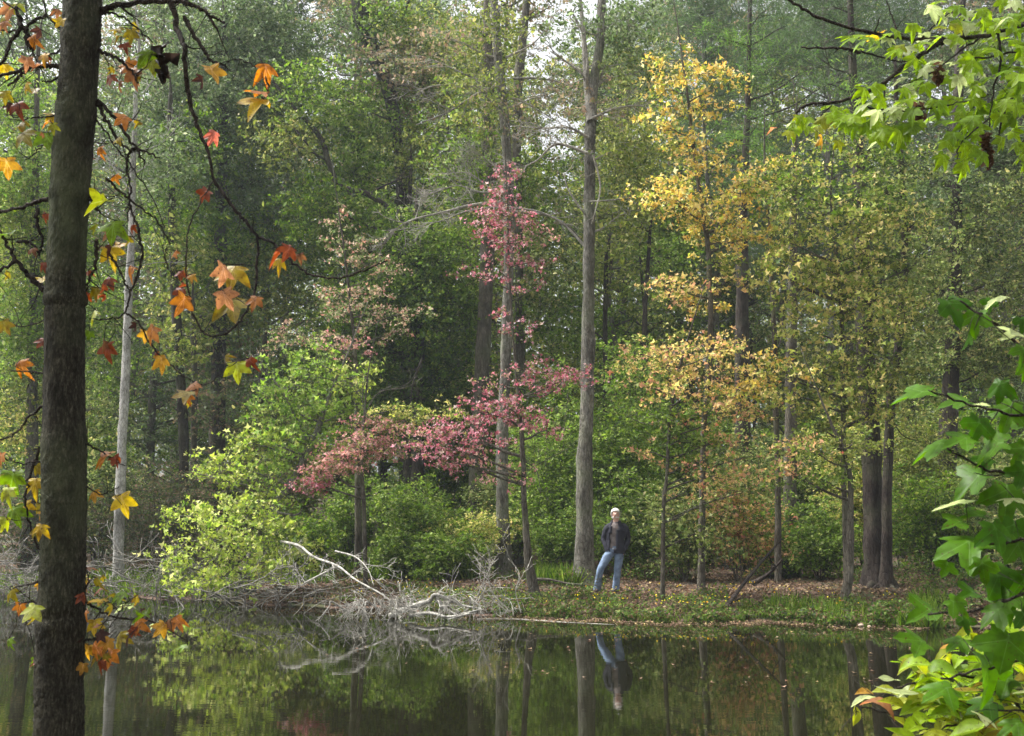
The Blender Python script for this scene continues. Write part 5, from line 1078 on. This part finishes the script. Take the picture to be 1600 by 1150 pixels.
# right middle: broad leaved sapling
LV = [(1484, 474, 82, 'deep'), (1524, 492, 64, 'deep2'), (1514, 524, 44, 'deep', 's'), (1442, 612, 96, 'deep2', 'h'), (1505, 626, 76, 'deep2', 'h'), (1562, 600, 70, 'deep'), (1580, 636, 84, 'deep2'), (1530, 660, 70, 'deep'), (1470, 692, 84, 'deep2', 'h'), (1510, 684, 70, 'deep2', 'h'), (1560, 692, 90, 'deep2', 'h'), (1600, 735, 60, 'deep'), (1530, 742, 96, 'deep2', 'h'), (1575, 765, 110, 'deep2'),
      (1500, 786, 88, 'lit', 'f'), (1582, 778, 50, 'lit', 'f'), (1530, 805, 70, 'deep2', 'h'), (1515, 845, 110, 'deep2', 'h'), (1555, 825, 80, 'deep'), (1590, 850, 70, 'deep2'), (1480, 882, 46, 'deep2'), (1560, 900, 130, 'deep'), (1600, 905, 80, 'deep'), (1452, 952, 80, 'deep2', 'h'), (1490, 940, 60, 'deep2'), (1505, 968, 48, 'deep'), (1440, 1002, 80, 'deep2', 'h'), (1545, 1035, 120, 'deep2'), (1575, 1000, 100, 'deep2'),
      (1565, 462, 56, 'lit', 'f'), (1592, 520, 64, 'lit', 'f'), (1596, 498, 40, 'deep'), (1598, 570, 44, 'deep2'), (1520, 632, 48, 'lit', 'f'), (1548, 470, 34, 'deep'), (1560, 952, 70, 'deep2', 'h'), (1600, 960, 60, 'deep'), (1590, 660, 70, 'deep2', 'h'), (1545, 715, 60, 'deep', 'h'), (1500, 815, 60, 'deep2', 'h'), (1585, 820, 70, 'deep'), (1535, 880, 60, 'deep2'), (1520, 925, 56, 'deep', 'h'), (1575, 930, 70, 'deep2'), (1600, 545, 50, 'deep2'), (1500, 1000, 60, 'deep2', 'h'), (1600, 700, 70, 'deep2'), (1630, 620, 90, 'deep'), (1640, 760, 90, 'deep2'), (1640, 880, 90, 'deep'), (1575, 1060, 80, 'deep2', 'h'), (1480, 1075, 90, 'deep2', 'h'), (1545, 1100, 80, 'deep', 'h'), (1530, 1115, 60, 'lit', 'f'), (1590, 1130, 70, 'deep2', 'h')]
BR = [([(1760, 620), (1680, 600), (1620, 570), (1560, 510), (1500, 470)], 6), ([(1760, 700), (1680, 670), (1600, 650), (1540, 640), (1450, 610)], 6), ([(1760, 790), (1690, 760), (1600, 740), (1540, 735), (1480, 700)], 6), ([(1760, 880), (1700, 850), (1620, 840), (1560, 850), (1500, 850)], 6), ([(1760, 960), (1700, 930), (1620, 920), (1540, 950), (1450, 960)], 6), ([(1760, 1080), (1700, 1040), (1640, 1020), (1560, 1040), (1470, 1060)], 6), ([(1700, 1130), (1640, 1110), (1560, 1110)], 5)]
near_tree("sapling", "near sapling at the right edge with big broad deep green lobed leaves", 2.9, [(1758, 380, 20), (1762, 700, 30), (1758, 1000, 36), (1756, 1150, 40)], 14, BR, LV, B_MID, B_TWIG, M_NEARG, shape='lobed', jit=.12, pet=.0015, curl=.25, sf=1.02)
# lower right: yellow-green shrub over the water
LV = cloud([(1560, 1010, 50, 40, 26, 34, 56, ('fresh', 'ygreen', 'fresh', 'green', 'lit'), ('h', 'f')), (1480, 1045, 70, 24, 26, 34, 56, ('ygreen', 'green', 'fresh', 'fresh'), ('h', 'h', 'f')), (1530, 1085, 80, 30, 38, 36, 58, ('ygreen', 'green', 'fresh', 'fresh', 'lit', 'olive'), ('h', 'f')), (1430, 1085, 50, 16, 18, 30, 50, ('ygreen', 'fresh', 'ygreen', 'lit'), ('h', 'h')), (1570, 1130, 60, 24, 24, 36, 56, ('fresh', 'ygreen', 'olive'), ('h', '')),
            (1470, 1120, 60, 18, 10, 34, 50, ('fresh', 'ygreen'), ('h',)), (1590, 960, 26, 30, 10, 30, 50, ('yellow', 'lit', 'ygreen'), ('h',)), (1440, 1148, 40, 6, 8, 34, 50, ('ygreen', 'fresh'), ('h',)), (1640, 1060, 40, 90, 26, 34, 56, ('ygreen', 'fresh'), ('h',))])
LV += [(1400, 1082, 60, 'lit', 'f'), (1375, 1092, 50, 'peach', 'f'), (1352, 1090, 46, 'lit', 'f'), (1338, 1118, 30, 'ygreen', ''), (1352, 1080, 30, 'ygold', 'h'), (1390, 1060, 30, 'lit', 'f'), (1490, 1010, 44, 'ygold', 'f'), (1520, 1005, 36, 'lit', 'f')]
BR = [([(1680, 1190), (1620, 1130), (1595, 1110), (1580, 1070), (1563, 1030), (1550, 980)], 7), ([(1590, 1110), (1530, 1060), (1470, 1060), (1400, 1075), (1345, 1085)], 4), ([(1595, 1120), (1540, 1110), (1470, 1090), (1400, 1110), (1345, 1105)], 4), ([(1600, 1120), (1560, 1140), (1500, 1130), (1430, 1150)], 5), ([(1570, 1040), (1530, 1020), (1480, 1012)], 3), ([(1600, 1100), (1610, 1030), (1598, 970)], 5), ([(1340, 1085), (1338, 1105), (1338, 1115)], 2)]
near_tree("shrub", "near yellow-green shrub hanging over the water in the lower right corner", 3.7, [(1700, 1140, 16), (1690, 1200, 22)], 10, BR, LV, B_MID, B_TWIG, M_NEARG, shape='oval', jit=.3, pet=.0014, curl=.35)[0]['category'] = 'shrub'
# ================================================================== AIR
HAZE = 0.00055
if HAZE:
    hm = bpy.data.materials.new("haze"); hm.use_nodes = True; hn = hm.node_tree; hn.nodes.clear()
    ho = hn.nodes.new("ShaderNodeOutputMaterial"); hv = hn.nodes.new("ShaderNodeVolumePrincipled")
    hv.inputs['Density'].default_value = HAZE; hv.inputs['Color'].default_value = (.82, .93, 1.0, 1); hv.inputs['Anisotropy'].default_value = .2
    hn.links.new(hv.outputs[0], ho.inputs['Volume'])
    bm = bmesh.new(); bmesh.ops.create_cube(bm, size=1)
    for v_ in bm.verts: v_.co = Vector((v_.co.x * 840, v_.co.y * 600 + 220, v_.co.z * 62 + 29))
    me = bpy.data.meshes.new("haze"); bm.to_mesh(me); bm.free(); me.materials.append(hm)
    o = bpy.data.objects.new("haze", me); COL.objects.link(o); o['kind'] = "stuff"; o['label'] = "thin pale haze hanging in the wood and over the pond"
